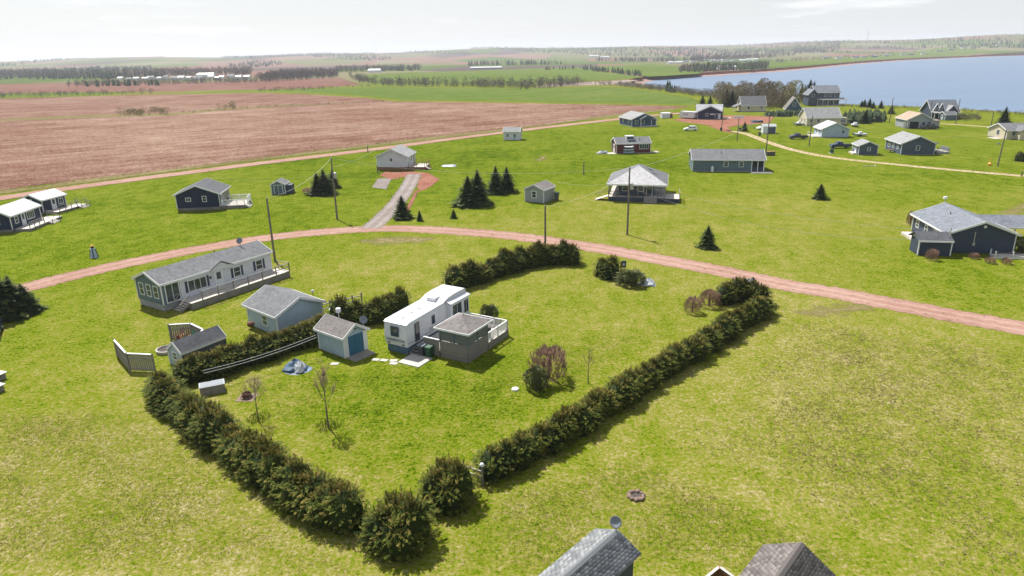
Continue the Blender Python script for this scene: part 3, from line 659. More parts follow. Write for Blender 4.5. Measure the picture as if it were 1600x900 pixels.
for x, y in [(.1,.1),(1.8,.1),(3.6,.1),(5.4,.1),(6.5,.1),(8.9,.1),(L-.1,.1),(L-.1,2),(L-.1,4),(L-.1,6),(L-.1,8),(L-.1,10),(L-.1,D-.1),(.1,2.2),(.1,4.4),(.1,D-.1)]: MB().box(x-.07,x+.07,y-.07,y+.07,.85,3.2).build('veranda_post', M['wood'], h.root)
deck(h.root, L + .02, L + 2.6, -.3, 4.4, .8, [((L + 2.55, -.2), (L + 2.55, 4.3))], skirt='slate_dk', name='side_deck')
MB().hexa([(-2.4,.3,.02),(-2.4,2.0,.02),(-.02,2.0,.8),(-.02,.3,.8),(-2.4,.3,.1),(-2.4,2.0,.1),(-.02,2.0,.9),(-.02,.3,.9)]).build('ramp', M['woodlight'], h.root)
for y in (.3, 2.0): MB().bar((-2.4, y, 1.0), (0, y, 1.85), .06, .08).build('ramp_rail', M['wood'], h.root)
sl_ = 2.5 / (L / 2)
for x, y in ((6.9, 2.6), (8.0, 3.4)):
    pass
k = L / 2
for y, t_ in ((5.0, .45), (6.8, .60)):           # skylights on the right-hand slope
    xa = L + .35 - t_ * (k + .35) ; z = 3.25 + (L - xa) * sl_ + .16
    MB().hexa([(xa - .45, y - .35, z + .45*sl_), (xa + .45, y - .35, z - .45*sl_), (xa + .45, y + .35, z - .45*sl_), (xa - .45, y + .35, z + .45*sl_), (xa - .45, y - .35, z + .45*sl_ + .1), (xa + .45, y - .35, z - .45*sl_ + .1), (xa + .45, y + .35, z - .45*sl_ + .1), (xa - .45, y + .35, z + .45*sl_ + .1)]).build('skylight', M['glass'], h.root)
# --- long grey blue house
h = House('house', 'long low grey blue house with plain grey roof and porch end', (1081.8,268), (1192,271), 8.2, 2.75, 1.7, 'x', 'greyblue', 'sh_grey', .25, oh=.35, ang=R(-9), L=15.6)
h.win('F', 7.3, 1.2, .85, 1.0); h.win('F', 10.6, 1.2, .85, 1.0); h.vent(6.4, 2.2, 3.9)
MB().box(12.9, 15.5, -.02, .05, .3, 2.45).build('porch_shade_panel', M['dark'], h.root)  # near-black panel on the wall, painted as the shaded porch inside
for x in (12.9, 14.2, 15.5): MB().box(x - .08, x + .08, -.12, .04, .05, 2.7).build('porch_post', M['trim'], h.root)
MB().box(12.9, 15.5, -.1, .0, .05, 1.05).build('porch_rail_panel', M['slate_dk'], h.root)
deck(h.root, 12.6, 17.2, -2.2, -.15, .12, (), name='patio')
t = thing('propane_tank', 'upright white propane tank against the long grey blue house', 'tank', h.root.matrix_basis @ Vector((4.3, -.5, 0)))
MB().lathe([(.30,0),(.32,.1),(.32,1.0),(.22,1.22),(.1,1.27),(.1,1.35)], n=14).build('tank', M['white'], t, True); MB().lathe([(.12,1.3),(.12,1.42)], n=10).build('cap', M['steel'], t)
# --- red cabin
h = House('cabin', 'barn red cabin with grey roof, glazed lookout dormer and white trim', (963,240.5), (1016,239), 6.0, 2.7, 1.3, 'x', 'red', 'sh_grey', .2, cat='cabin', oh=.25)
h.door('L', 2.9, 1.7, 2.0, 'trim'); h.win('F', 7.6, 1.2, 2.4, 1.2, 4, 1, frame='trim'); h.win('F', 2.0, 1.3, .1, .1) if False else None
MB().tube((-.05, 3.0, 3.2), (-.01, 3.0, 3.2), .22, n=12).build('plaque', M['trim'], h.root)
dm = MB().box(3.0, 5.0, 1.5, 3.4, 3.0, 4.4).build('dormer', M['trim'], h.root)
MB().box(3.1, 4.9, 1.44, 1.5, 3.7, 4.25).build('pane', M['glass'], dm); MB().box(2.9, 5.1, 1.3, 3.5, 4.4, 4.5).build('dormer_roof', M['metal_white'], dm)
MB().tube((6.6, 1.2, 3.2), (6.6, 1.2, 4.0), .07).build('chimney_pipe', M['black'], h.root)
MB().box(-2.4, -.05, -.4, 2.4, 0, .10).build('patio', M['concrete'], h.root); MB().box(h.L + .1, h.L + 2.6, .2, 2.4, 0, .12).build('patio', M['concrete'], h.root)
hull = [(-1.6,0,.16),(-1.1,.28,.02),(0,.36,0),(1.1,.28,.02),(1.6,0,.16),(1.1,-.28,.02),(0,-.36,0),(-1.1,-.28,.02)]
for i in range(3):
    k = MB(); n_ = 8; sc = (1.0, .96, .85)[i]; top = [(x*1.02*sc, y*1.12, z + .30) for x, y, z in hull]; bot = [(x*.92*sc, y*.8, z) for x, y, z in hull]
    k.add(bot + top + [(0, 0, .38)], [tuple(range(8))[::-1]] + [(j, (j+1) % 8, (j+1) % 8 + 8, j + 8) for j in range(8)] + [(j + 8, (j+1) % 8 + 8, 16) for j in range(8)])
    o = k.build('kayak', M['kayak' if i < 2 else 'white']); tag(o, ('pale blue boat at the bottom of the rack against the red cabin', 'pale boat in the middle of the rack against the red cabin', 'short white boat on top of the rack against the red cabin')[i], 'boat', 'boats racked by the red cabin')
    o.location = h.root.matrix_basis @ Vector((3.2, -.75, .22 + i * .72)); o.rotation_euler = h.root.rotation_euler
rk = thing('boat_rack', 'timber rack holding stacked boats against the red cabin', 'rack', h.root.matrix_basis @ Vector((3.2, -.75, 0)), h.root.rotation_euler.z)
for x in (-.9, .9):
    MB().box(x-.05, x+.05, .36, .46, 0, 2.2).build('post', M['wood'], rk)
    for i in range(3): MB().box(x-.04, x+.04, -.42, .36, .13 + i*.72, .22 + i*.72).build('arm', M['wood'], rk)
t = thing('tarp_heap', 'grey and white covered heap beside the red cabin patio', 'heap', G(940, 240))
def heap(root, rx, ry, hz, mat, name, seed):
    rs = random.Random(seed); V = []; F = []; n = 14; m = 5
    for k in range(m):
        f = k / (m - 1)
        for i in range(n):
            a = 2 * math.pi * i / n; rr_ = (1 - f ** 1.7) * (1 + .14 * rs.uniform(-1, 1)) + .02; V.append((rx * rr_ * math.cos(a), ry * rr_ * math.sin(a), hz * f * (1 + .12 * rs.uniform(-1, 1))))
    for k in range(m - 1):
        for i in range(n): F.append((k*n + i, k*n + (i+1) % n, (k+1)*n + (i+1) % n, (k+1)*n + i))
    return MB().add(V, F + [tuple(range((m-1)*n, m*n))]).build(name, M[mat], root)
heap(t, 1.4, 1.0, .9, 'dish', 'cover', 3); o = heap(t, .7, .6, .8, 'tarpw', 'cover', 5); o.location = (1.2, .6, 0)
# --- blue house with cross porch
h = House('house', 'blue house with pale hipped roof slope and porch beside the field road', (987,198.5), (1024,196.5), 11.5, 2.8, 1.9, 'y', 'blue', 'sh_light', .3, oh=.4, ang=R(14), L=9.6)
h.win('F', 1.9, 1.0, 1.0, 1.2); h.win('F', 4.3, 1.0, 1.2, 1.3); h.win('L', 3, 1.2, .8, .8); h.win('L', 8, 1.2, .8, .8)
p = MB().prism([(2.6, 2.75), (5.1, 4.0), (7.6, 2.75), (7.6, 2.6), (5.1, 3.85), (2.6, 2.6)], 'y', -1.6, 2.2).build('porch_roof', M['sh_light'], h.root)
MB().prism([(3.0, 2.6), (7.2, 2.6), (5.1, 3.75)], 'y', -1.2, -1.0).build('gable_wall', M['blue'], h.root)
for x in (3.0, 7.2, 9.5): MB().box(x-.08, x+.08, -1.3, -1.14, 0, 2.65).build('porch_post', M['trim'], h.root)
MB().box(7.2, 9.7, -1.5, 0, 2.6, 2.75).build('porch_roof', M['sh_light'], h.root); MB().box(2.8, 9.7, -1.5, -.02, 0, .3).build('porch_floor', M['woodlight'], h.root)
# --- white box trailer pair, camper, navy house group
def camper(A, B, D, hh, label, name='camper_trailer', stripe=None, cat='camper', wallm='white'):
    a, b = G(*A), G(*B); d = b - a; L = d.length; t = thing(name, label, cat, a, math.atan2(d.y, d.x))
    MB().prism([(0,.5),(L,.5),(L,hh-.3),(L-.3,hh),(.5,hh),(.05,hh-.6)], 'y', 0, D).build('body', M[wallm], t)
    for x in (.8, 2.0):
        f = MB().box(L*.2 + x, L*.2 + x + .8, -.04, .01, 1.5, 2.1).build('window', M['trim'], t); MB().box(L*.2 + x + .07, L*.2 + x + .73, -.055, -.035, 1.57, 2.03).build('pane', M['glass'], f)
    MB().box(L*.75, L*.75 + .7, -.04, .01, .6, 2.4).build('door', M['trim'], t)
    for x in (L*.42, L*.55): 
        for y in (.06, D - .28):
            w = MB().tube((x, y, .33), (x, y + .22, .33), .33, n=14).build('wheel', M['tyre'], t); MB().tube((x, y - .01, .33), (x, y + .23, .33), .17, n=10).build('rim', M['steel'], w)
    MB().box(.3, L - .2, .2, D - .2, .35, .5).build('chassis', M['black'], t); MB().bar((-1.0, D/2, .45), (.4, D/2, .45), .1, .1).build('hitch', M['black'], t)
    return t
camper((1061,185), (1083,186.5), 2.4, 2.9, 'white camper trailer parked on red soil beside the navy house')
h = House('garden_shed', 'low white storage box at the end of the field road', (1034.5,185), (1044,185.5), 2.2, 1.9, .35, 'x', 'whitesid', 'metal_white', .05, cat='shed', oh=.08, L=3.4, ang=R(10)); h.door('F', 1.6, .8, 1.6, 'white', glass_=False)
t = thing('oil_drum', 'brown drum standing behind the low white storage box', 'drum', G(1048.5, 184)); MB().lathe([(.6,0),(.63,.1),(.6,.7),(.63,.8),(.6,1.5),(.55,1.6)], n=14).build('drum', M['rust'], t); MB().lathe([(.57,1.6),(.57,1.64)], n=14).build('lid', M['rust'], t)
h = House('house', 'navy house with wide front gable, white sign and pale metal roof', (1089.5,186.5), (1130,187), 9.5, 2.9, 2.2, 'y', 'navy', 'metal_grey', .15, oh=.35, ang=R(-12), L=9.6, ribs=True)
h.win('F', 3.6, 1.2, .8, 1.1); h.door('F', 7.4, .95, 2.0, 'navy'); h.door('F', 8.5, .6, 2.0, 'white', glass_=False)
sg = MB().prism([(4.7,1.95),(5.0,1.75),(6.4,1.75),(6.7,1.95),(6.4,2.25),(5.0,2.25)], 'y', -.08, -.02).build('sign', M['trim'], h.root)
MB().prism([(4.9,1.98),(6.5,1.98),(6.5,2.05),(4.9,2.05)], 'y', -.10, -.085).build('lettering', M['ink'], sg)
MB().prism([(2.5,2.95),(6.5,4.9),(10.2,2.95),(10.2,2.8),(6.5,4.75),(2.5,2.8)], 'x', -.6, 10.4).build('rear_roof', M['metal_grey'], h.root) if False else None
MB().prism([(2.6, 2.95), (6.2, 5.35), (9.8, 2.95), (9.8, 3.1), (6.2, 5.5), (2.6, 3.1)], 'x', -.5, h.L + .5).build('rear_roof', M['metal_grey'], h.root)
MB().box(-1.9, -.05, 2.5, 6.0, 0, 2.3).build('lean_to', M['woodbrown'], h.root)
MB().box(h.L + .02, h.L + 3.6, 1.5, 5.0, 0, .35).build('deck', M['woodlight'], h.root); MB().box(h.L + 4.5, h.L + 8.5, 2.5, 2.7, .2, 1.2).build('fence', M['trim'], h.root)
h = House('house', 'cream house with steep grey roof by the shore trees', (1158.5,175), (1188,174), 7.6, 2.9, 3.6, 'x', 'cream', 'sh_grey', .3, oh=.4, L=10.4, ang=R(-4))
h.win('L', 2.6, 1.2, .9, 1.2); h.win('L', 5.0, 1.2, .9, 1.2); h.win('L', 3.8, 4.0, .9, 1.1); h.win('F', 8.5, 1.4, .8, .9); h.win('F', 3.0, 1.2, 1.0, 1.2)
MB().prism([(-3.0,2.0),(-3.0,2.15),(.1,3.5),(.1,3.35)], 'y', .5, 6.5).build('porch_roof', M['sh_grey'], h.root)
for y in (.6, 3.4, 6.4): MB().box(-2.95, -2.8, y - .07, y + .07, 0, 2.05).build('porch_post', M['trim'], h.root)
h = House('house', 'dark blue steep gabled house with brown roof behind the hedge', (1227.6,173.7), (1250,174.4), 9.5, 1.2, 4.6, 'y', 'blue', 'sh_brown', .2, oh=.4, L=6.6, ang=R(-16)); h.win('F', 3.3, 2.2, 1.0, 1.6)
# --- big blue two storey house
h = House('house', 'large two storey blue house with veranda standing before the bay', (1272,165), (1306,165.5), 9.0, 6.2, 2.9, 'x', 'slate', 'sh_blue', .3, oh=.45, L=11.5, ang=R(-3))
h.win('R', 4.5, 4.4, 1.0, 1.3); h.win('F', 5.0, 4.2, 1.0, 1.3); h.win('F', 7.2, 4.2, 1.0, 1.3); h.win('F', 9.6, 4.2, 1.0, 1.3)
for x in (3, 5.5, 8, 10): h.win('F', x, 1.0, 1.0, 1.4)
MB().prism([(-3.0, 2.7), (-3.0, 2.85), (.05, 3.6), (.05, 3.45)], 'x', .2, 14.0).build('veranda_roof', M['sh_light'], h.root)
for x in (.5, 3, 5.5, 8, 10.5, 13.8): MB().box(x-.09, x+.09, -2.9, -2.72, 0, 2.75).build('veranda_post', M['trim'], h.root)
MB().box(.2, 14, -3, -.03, 0, .35).build('veranda_floor', M['woodlight'], h.root)
MB().prism([(-3.6,.3),(.6,.3),(.6,5.2),(-1.5,7.5),(-3.6,5.2)], 'y', -1.5, 6).build('wing_wall', M['slate'], h.root)
MB().prism([(-4.1,4.8),(-1.5,7.6),(1.1,4.8),(1.1,4.95),(-1.5,7.75),(-4.1,4.95)], 'y', -1.9, 6.4).build('wing_roof', M['sh_blue'], h.root)
f = MB().box(-2.1, -.9, -1.56, -1.5, 4.0, 5.3).build('window', M['trim'], h.root); MB().box(-2.0, -1.0, -1.58, -1.55, 4.1, 5.2).build('pane', M['glass'], f)
# --- cream house, white metal roof house
h = House('house', 'cream house with broad pale grey roof behind the white roofed bungalow', (1260,197), (1315,197), 8.6, 2.9, 3.1, 'x', 'cream', 'sh_light', .3, oh=.35, L=11.6, ang=R(-4))
h.win('L', 2.5, 1.2, .9, 1.2); h.win('L', 5.5, 1.2, .9, 1.2); h.win('F', 1.5, 1.3, .9, 1.0); h.win('F', 4, 1.3, .9, 1.0)
MB().box(h.L + .02, h.L + 3.2, 2.0, 5.5, .3, 2.5).build('annex_wall', M['cream'], h.root); MB().prism([(0,2.5),(3.5,2.2),(3.5,2.35),(0,2.9)], 'y', 1.7, 5.8).build('annex_roof', M['sh_light'], h.root).location.x = h.L + .03
f = MB().box(h.L + .6, h.L + 2.6, 1.93, 2.0, 1.0, 2.1).build('window', M['trim'], h.root); MB().box(h.L + .7, h.L + 2.5, 1.91, 1.94, 1.1, 2.0).build('pane', M['glass'], f)
h = House('bungalow', 'pale green bungalow with white metal roof by the sandy track', (1283.4,215), (1325,215), 8.0, 2.6, 1.8, 'y', 'paleblue', 'metal_white', .2, oh=.4, cat='house', L=7.9, ang=R(-7), ribs=True)
h.win('F', 6.2, 1.3, .9, .9); h.win('L', 2.2, 1.1, 1.0, 1.1); h.win('L', 5.5, 1.1, 1.0, 1.1); h.door('L', 4.0)
MB().box(-2.4, -.03, .5, 6.5, 0, .3).build('deck', M['woodlight'], h.root)
for y in (.6, 3.5, 6.4): MB().box(-2.4, -2.3, y - .05, y + .05, .3, 1.2).build('post', M['trim'], h.root)
MB().bar((-2.35, .6, 1.2), (-2.35, 6.4, 1.2), .07, .07).build('rail', M['trim'], h.root)
# --- tan roofed house
h = House('house', 'pale grey house with tan shingle roof and open garage', (1416.5,201), (1453,201), 9.0, 3.0, 2.0, 'y', 'lightgrey', 'sh_tan', .15, oh=.4, L=8.0, ang=R(-6))
h.win('F', 5.2, 1.0, 1.0, 1.2, frame='paleblue'); h.win('F', 7.0, 1.0, 1.0, 1.2, frame='paleblue')
MB().box(.8, 3.6, -.03, .02, .1, 2.3).build('garage_shade_panel', M['dark'], h.root)  # near-black panels, front and side, stand in for the shaded garage inside
MB().box(-.03, .02, 1.0, 3.2, .1, 2.2).build('garage_shade_panel', M['dark'], h.root); MB().box(-1.0, -.02, .7, .8, .1, 2.2).build('garage_door', M['trim'], h.root)
MB().box(h.L + .02, h.L + 3.0, 1.5, 5.5, .1, 2.4).build('annex_wall', M['lightgrey'], h.root); MB().box(h.L + .02, h.L + 3.2, 1.3, 5.7, 2.4, 2.55).build('annex_roof', M['sh_tan'], h.root)
# --- slate house and its shed
h = House('house', 'slate blue house with pale grey roof and rear wing by the sandy track', (1406.9,241.6), (1458.5,242), 11.0, 2.85, 1.75, 'y', 'slate', 'sh_light', .1, oh=.4, L=7.9, ang=R(-9))
h.win('F', 3.9, 1.2, .75, 1.0); h.win('L', 2.5, 1.2, .9, .9); h.win('L', 5.5, 1.2, .9, .9); h.win('L', 8.5, 1.0, 1.4, 1.3); h.vent(2.4, 4.0, 3.9)
MB().box(h.L - 1.0, h.L + 1.4, 3.0, 10, .1, 2.6).build('rear_wing', M['slate'], h.root)
MB().prism([(4.0,3.9),(h.L+1.9,2.45),(h.L+1.9,2.62),(4.0,4.05)], 'y', 2.6, 10.6).build('wing_roof', M['sh_grey'], h.root)
deck(h.root, h.L + 1.45, h.L + 4.4, 2.0, 7.0, .5, [((h.L + 1.5, 2.05), (h.L + 4.35, 2.05)), ((h.L + 4.35, 2.05), (h.L + 4.35, 6.95))], railm='lightgrey', skirt='lightgrey', pickets=True)
h = House('garden_shed', 'slate blue shed with pale roof between two parked trucks and slate house', (1341,242), (1369.5,242), 5.2, 2.35, 1.0, 'y', 'slate', 'sh_light', .08, oh=.3, cat='shed', L=4.5, ang=R(-9)); h.win('F', 2.4, 1.1, .6, .7); h.door('L', 2.6); h.win('L', 4.2, 1.1, .6, .7)
MB().box(-1.1, -.05, .8, 4.4, 0, .35).build('deck', M['woodlight'], h.root)
t = thing('patio_table', 'dark round patio table between the slate house and its shed', 'table', G(1391, 238)); MB().tube((0,0,.68), (0,0,.74), .9, n=16).build('table_top', M['rust'], t); MB().tube((0,0,0), (0,0,.68), .08).build('leg', M['black'], t)
# --- steep roofed blue house by the water, small shed before it
h = House('house', 'steep roofed dark blue house with pointed dormers above the bay shore', (1455,186), (1496,186), 9.0, 2.7, 4.0, 'x', 'slate_dk', 'sh_blue', .3, oh=.5, L=9.6, ang=R(-5))
for x in (1.4, 3.2):
    MB().prism([(x - 1.2, 2.9), (x + 1.2, 2.9), (x, 5.6)], 'y', .2, 2.8).build('dormer_wall', M['slate_dk'], h.root)
    MB().bar((x - 1.35, .15, 2.8), (x, .15, 5.75), .3, .14).build('dormer_trim', M['trim'], h.root); MB().bar((x + 1.35, .15, 2.8), (x, .15, 5.75), .3, .14).build('dormer_trim', M['trim'], h.root)
    f = MB().box(x - .35, x + .35, .12, .2, 3.2, 4.2).build('window', M['trim'], h.root); MB().box(x - .27, x + .27, .10, .13, 3.28, 4.12).build('pane', M['glass'], f)
MB().prism([(4.6, 2.6), (6.6, 4.9), (8.6, 2.6), (8.6, 2.75), (6.6, 5.05), (4.6, 2.75)], 'y', -1.5, 3.0).build('cross_roof', M['sh_light'], h.root)
MB().prism([(5.0, .3), (8.2, .3), (8.2, 2.75), (6.6, 4.7), (5.0, 2.75)], 'y', -1.2, 1).build('cross_wall', M['slate_dk'], h.root)
MB().prism([(-2.6, 2.3), (-2.6, 2.42), (.05, 2.95), (.05, 2.8)], 'x', -.4, 4.9).build('porch_roof', M['sh_light'], h.root)
for x in (-.2, 1.6, 3.3, 4.7): MB().box(x-.08, x+.08, -2.5, -2.34, 0, 2.35).build('porch_post', M['trim'], h.root)
h = House('garden_shed', 'small shed with white gable end before the steep roofed blue house', (1476,188), (1495,188.5), 3.4, 2.0, 1.0, 'x', 'greyblue', 'sh_grey', .1, cat='shed', oh=.2, L=4.6, ang=R(8)); h.door('L', 1.7, .9, 1.8, 'white')
# --- cream house at the right edge
h = House('house', 'cream gabled house with grey roof at the sandy path', (1571.5,218), (1612,219), 8.5, 2.6, 1.6, 'x', 'cream', 'sh_grey', .15, oh=.35, L=9.5, ang=R(-2)); h.win('F', 1.8, 1.2, .9, 1.0); h.win('L', 4, 1.0, 1.2, 1.4, 2, 1)
MB().prism([(2.4,.1),(7.2,.1),(7.2,2.5),(4.8,3.7),(2.4,2.5)], 'y', -2.2, 1).build('wing_wall', M['cream'], h.root); MB().prism([(2.0,2.4),(4.8,3.8),(7.6,2.4),(7.6,2.55),(4.8,3.95),(2.0,2.55)], 'y', -2.5, 3).build('wing_roof', M['sh_grey'], h.root)
MB().box(-2.4, -.03, 1.0, 5.0, 0, .12).build('patio', M['concrete'], h.root)
# --- big slate house on the right
h = House('house', 'big dark slate house with wide gable, attached shed and carport roof', (1476,395), (1582.5,396), 11.3, 2.75, 1.55, 'y', 'slate_dk', 'sh_blue', .3, 'slate_dk', .4, L=8.2, ang=R(-9))
h.win('L', 3.6, 1.2, .8, .9); h.win('L', 6.6, 1.2, .8, .9); h.win('L', 9.6, 1.2, .8, .9); h.vent(2.6, 6.2, 3.75)
MB().tube((4.3, -.06, 3.65), (4.3, -.02, 3.65), .2, n=12).build('gable_vent', M['trim'], h.root); MB().box(3.2, 3.3, -.07, -.01, 1.4, 2.9).build('conduit', M['steel'], h.root); MB().box(3.1, 3.4, -.16, -.01, 1.1, 1.5).build('meter_box', M['steel'], h.root)
MB().box(-1.9, -.02, 1.2, 10, 0, .35).build('side_deck', M['woodlight'], h.root)
MB().box(-4.0, -.02, -1.6, 1.1, .05, 2.1).build('shed_wall', M['slate_dk'], h.root)
MB().prism([(-2.0, 1.95), (-.25, 2.85), (1.5, 1.95), (1.5, 2.07), (-.25, 2.97), (-2.0, 2.07)], 'x', -4.3, .0).build('shed_roof', M['sh_dark'], h.root)
MB().prism([(-1.6, 2.1), (1.1, 2.1), (-.25, 2.78)], 'x', -4.0, -3.9).build('shed_gable', M['lightgrey'], h.root)
for x in (-4.0, -.05): MB().box(x - .07, x + .07, -1.68, -1.55, .05, 2.05).build('corner_board', M['trim'], h.root)
MB().bar((-4.3, -2.02, 2.0), (0, -2.02, 2.0), .05, .2).build('fascia', M['trim'], h.root)
MB().box(-.35, -.25, -1.2, -1.1, 2.4, 3.7).build('flue', M['steel'], h.root)
MB().prism([(5.5, 2.2), (8.3, 3.35), (11.1, 2.2), (11.1, 2.35), (8.3, 3.5), (5.5, 2.35)], 'x', 6.0, 18).build('carport_roof', M['sh_blue'], h.root)
MB().bar((8.6, 5.47, 2.25), (18, 5.47, 2.25), .05, .22).build('fascia', M['trim'], h.root)
for x in (11, 14, 17.5): MB().box(x - .07, x + .07, 5.7, 5.84, 0, 2.3).build('carport_post', M['trim'], h.root)
MB().tube((4.2, 12.2, 0), (4.2, 12.2, 5.0), .05).build('antenna_mast', M['steel'], h.root); MB().box(4.0, 4.4, 12.0, 12.4, 4.9, 5.2).build('antenna_box', M['trim'], h.root)
ld = thing('low_deck', 'low pale timber landing with posts and rope before the big slate house', 'deck', h.root.matrix_basis @ Vector((5.0, -2.2, 0)), h.root.rotation_euler.z)
deck(ld, 0, 4.4, 0, 1.3, .3, skirt='trim', name='platform')
for x, y in ((.1,.05),(2.2,.05),(4.3,.05),(.1,1.25),(4.3,1.25)):
    MB().box(x-.06,x+.06,y-.06,y+.06,.3,.95).build('post', M['trim'], ld)
for a, b in (((.1,.05),(2.2,.05)),((2.2,.05),(4.3,.05)),((.1,.05),(.1,1.25)),((4.3,.05),(4.3,1.25))):
    m_ = ((a[0]+b[0])/2, (a[1]+b[1])/2); r_ = MB(); r_.tube((*a,.9),(*m_,.68),.03); r_.tube((*m_,.68),(*b,.9),.03); r_.build('rope', M['wood'], ld)

# --- mobile home with long deck
h = House('mobile_home', 'long white mobile home with grey blue end, shutters and railed deck', (258,487), (424,432), 4.7, 3.15, 1.0, 'x', 'whitesid', 'sh_grey', .75, 'block', .25, cat='mobile home', ang=R(58), L=14.6)
h.bx(MB(), 'L', .02, 4.68, -.01, .03, .75, 3.1).build('end_cladding', M['greyblue'], h.root); MB().prism([(.1,3.1),(4.6,3.1),(2.35,4.08)], 'x', -.03, .01).build('end_cladding', M['greyblue'], h.root)
h.bx(MB(), 'F', .02, 2.2, -.01, .03, .75, 3.1).build('end_cladding', M['greyblue'], h.root)
h.bx(MB(), 'F', 2.2, 2.3, -.01, .05, .75, 3.1).build('corner_board', M['trim'], h.root)
for s in (1.0, 2.35, 3.7): h.win('L', s, 1.45, .7, 1.25)
o = h.win('F', 1.25, .9, 1.5, 1.95, 2, 1, fw=.12, name='patio_door'); h.win('F', 4.3, 1.35, 2.2, 1.2, 3, 1, sh='slate_dk'); h.door('F', 7.1, .95, 2.0, 'white'); h.win('F', 9.6, 1.4, .85, 1.1, sh='slate_dk'); h.win('F', 12.8, 1.4, .85, 1.1, sh='slate_dk')
MB().box(5.9, 6.1, -.14, -.02, 2.1, 2.35).build('porch_light', M['black'], h.root)
MB().prism([(6.1, 3.1), (7.4, 3.75), (8.7, 3.1)], 'y', -.32, 1.0).build('entrance_gable', M['whitesid'], h.root)
MB().prism([(5.8, 3.02), (7.4, 3.82), (9.0, 3.02), (9.0, 3.12), (7.4, 3.94), (5.8, 3.12)], 'y', -.40, 1.6).build('entrance_roof', M['sh_grey'], h.root)
dish(h.root, (12.3, 2.35, 4.1), R(-68)); h.vent(8.8, 2.6, 4.1, .35)
deck(h.root, 1.8, h.L + .9, -2.3, -.06, .78, [((3.2, -2.25), (h.L + .85, -2.25)), ((h.L + .85, -2.25), (h.L + .85, -.15))], posts=2.2, stairs=(1.8, -1.2, -1, 0, 1.3), railm='wood', skirt='weather')
# --- garage behind the hedge
h = House('garage', 'pale blue grey garage with shingle roof between mobile home and hedge', (436,527), (508,507), 5.4, 2.3, 1.15, 'y', 'paleblue', 'sh_grey', .05, cat='garage', ang=R(50), L=5.2, oh=.35); h.win('L', 2.2, .8, .8, .95)
bb = thing('barbecue', 'dark red kettle barbecue beside the pale garage wall', 'barbecue', G(394, 521))
MB().lathe([(.05,.75),(.3,.8),(.38,1.0),(.3,1.2),(.06,1.3)], n=14).build('kettle', M['rust'], bb, True)
for a in range(3): MB().tube((0,0,.85), (.35*math.cos(a*2.1), .35*math.sin(a*2.1), 0), .025).build('leg', M['black'], bb)
# --- shed with blue double door
h = House('garden_shed', 'white shed with blue double doors and brown grey roof in the hedged yard', (540,561), (570,550), 3.7, 2.15, .85, 'y', 'paleblue', 'sh_brown', .08, 'concrete', .25, cat='shed', ang=R(52), L=2.6)
for s in (.86, 1.74): h.bx(MB(), 'F', s - .43, s + .43, -.02, .05, .12, 1.98).build('door', M['bluedoor'], h.root)
f = MB(); h.bx(f, 'F', .28, .42, -.02, .07, .1, 2.1); h.bx(f, 'F', 2.18, 2.32, -.02, .07, .1, 2.1); f.build('door_frame', M['trim'], h.root)
for x in (.15, 2.45): h.bx(MB(), 'F', x - .22, x + .12, -.02, .045, .08, 2.1).build('front_board', M['trim'], h.root)
MB().prism([(1.1,2.5),(1.5,2.5),(1.3,2.75)], 'y', -.06, -.01).build('gable_vent', M['dark'], h.root)
dish(h.root, (2.9, .6, 2.15), R(-30), .38, mast=.6)
MB().hexa([(.1,-1.3,0),(2.5,-1.3,0),(2.5,-.05,0),(.1,-.05,0),(.1,-1.3,.03),(2.5,-1.3,.03),(2.5,-.05,.12),(.1,-.05,.12)]).build('ramp', M['wood'], h.root)
sp = thing('nest_box_post', 'white nest box on a post rising behind the blue doored shed', 'post', G(533, 528)); MB().tube((0,0,0), (0,0,2.7), .04).build('post', M['trim'], sp); MB().box(-.2,.2,-.2,.2,2.7,3.1).build('nest_box', M['white'], sp)
# --- small gambrel shed by the hedge
h = House('garden_shed', 'small pale shed with dark gambrel roof half hidden by the hedge', (267,569), (288,573), 4.4, 1.5, .8, 'y', 'paleblue', 'sh_dark', .05, cat='shed', L=2.0, ang=R(-33), oh=.08)
for q in (0, 1):
    x = -.1 if q == 0 else h.L + .02
    MB().box(x, x + .08, -.05, h.D + .05, .55, 1.62).build('lower_roof', M['sh_dark'], h.root)
h.win('F', 1.0, .75, .5, .6)
# --- two round windbreak fences, chairs, planter
def windbreak(px, label, hh=1.7, lean=0):
    P = [G(*p) for p in px]; root = thing('windbreak_fence', label, 'fence', P[0], group='angled windbreak fences'); O = P[0]; first = None
    for i in range(len(P) - 1):
        a, b = P[i] - O, P[i+1] - O; d = (b - a); L = d.length; d.normalize(); n = int(L / .19)
        MB().bar(a + Vector((0,0,hh + .03)), b + Vector((0,0,hh + .03)), .16, .06).build('cap_rail', M['trim'], root)
        for z in (.35, 1.3): MB().bar(a + Vector((0,0,z)), b + Vector((0,0,z)), .06, .09).build('rail', M['wood'], root)
        if first is None: first = MB().box(-.08, .08, -.012, .012, .06, hh).mesh('board', M['wood'])
        for k in range(n):
            for sgn in (1,):
                p = a + d * ((k + .5) * L / n); o = link('board', first, root); o.location = p + Vector((-d.y, d.x, 0)) * .045; o.rotation_euler.z = math.atan2(d.y, d.x)
    for p in P: q = p - O; MB().box(q.x - .06, q.x + .06, q.y - .06, q.y + .06, -.1, hh + .12).build('post', M['wood'], root)
    return root
windbreak([(184,558),(203,580),(243,582)], 'weathered angled windbreak fence with white cap on the open lawn')
windbreak([(268,533),(302,531),(322,541),(312,552)], 'weathered angled windbreak fence sheltering three coloured chairs')
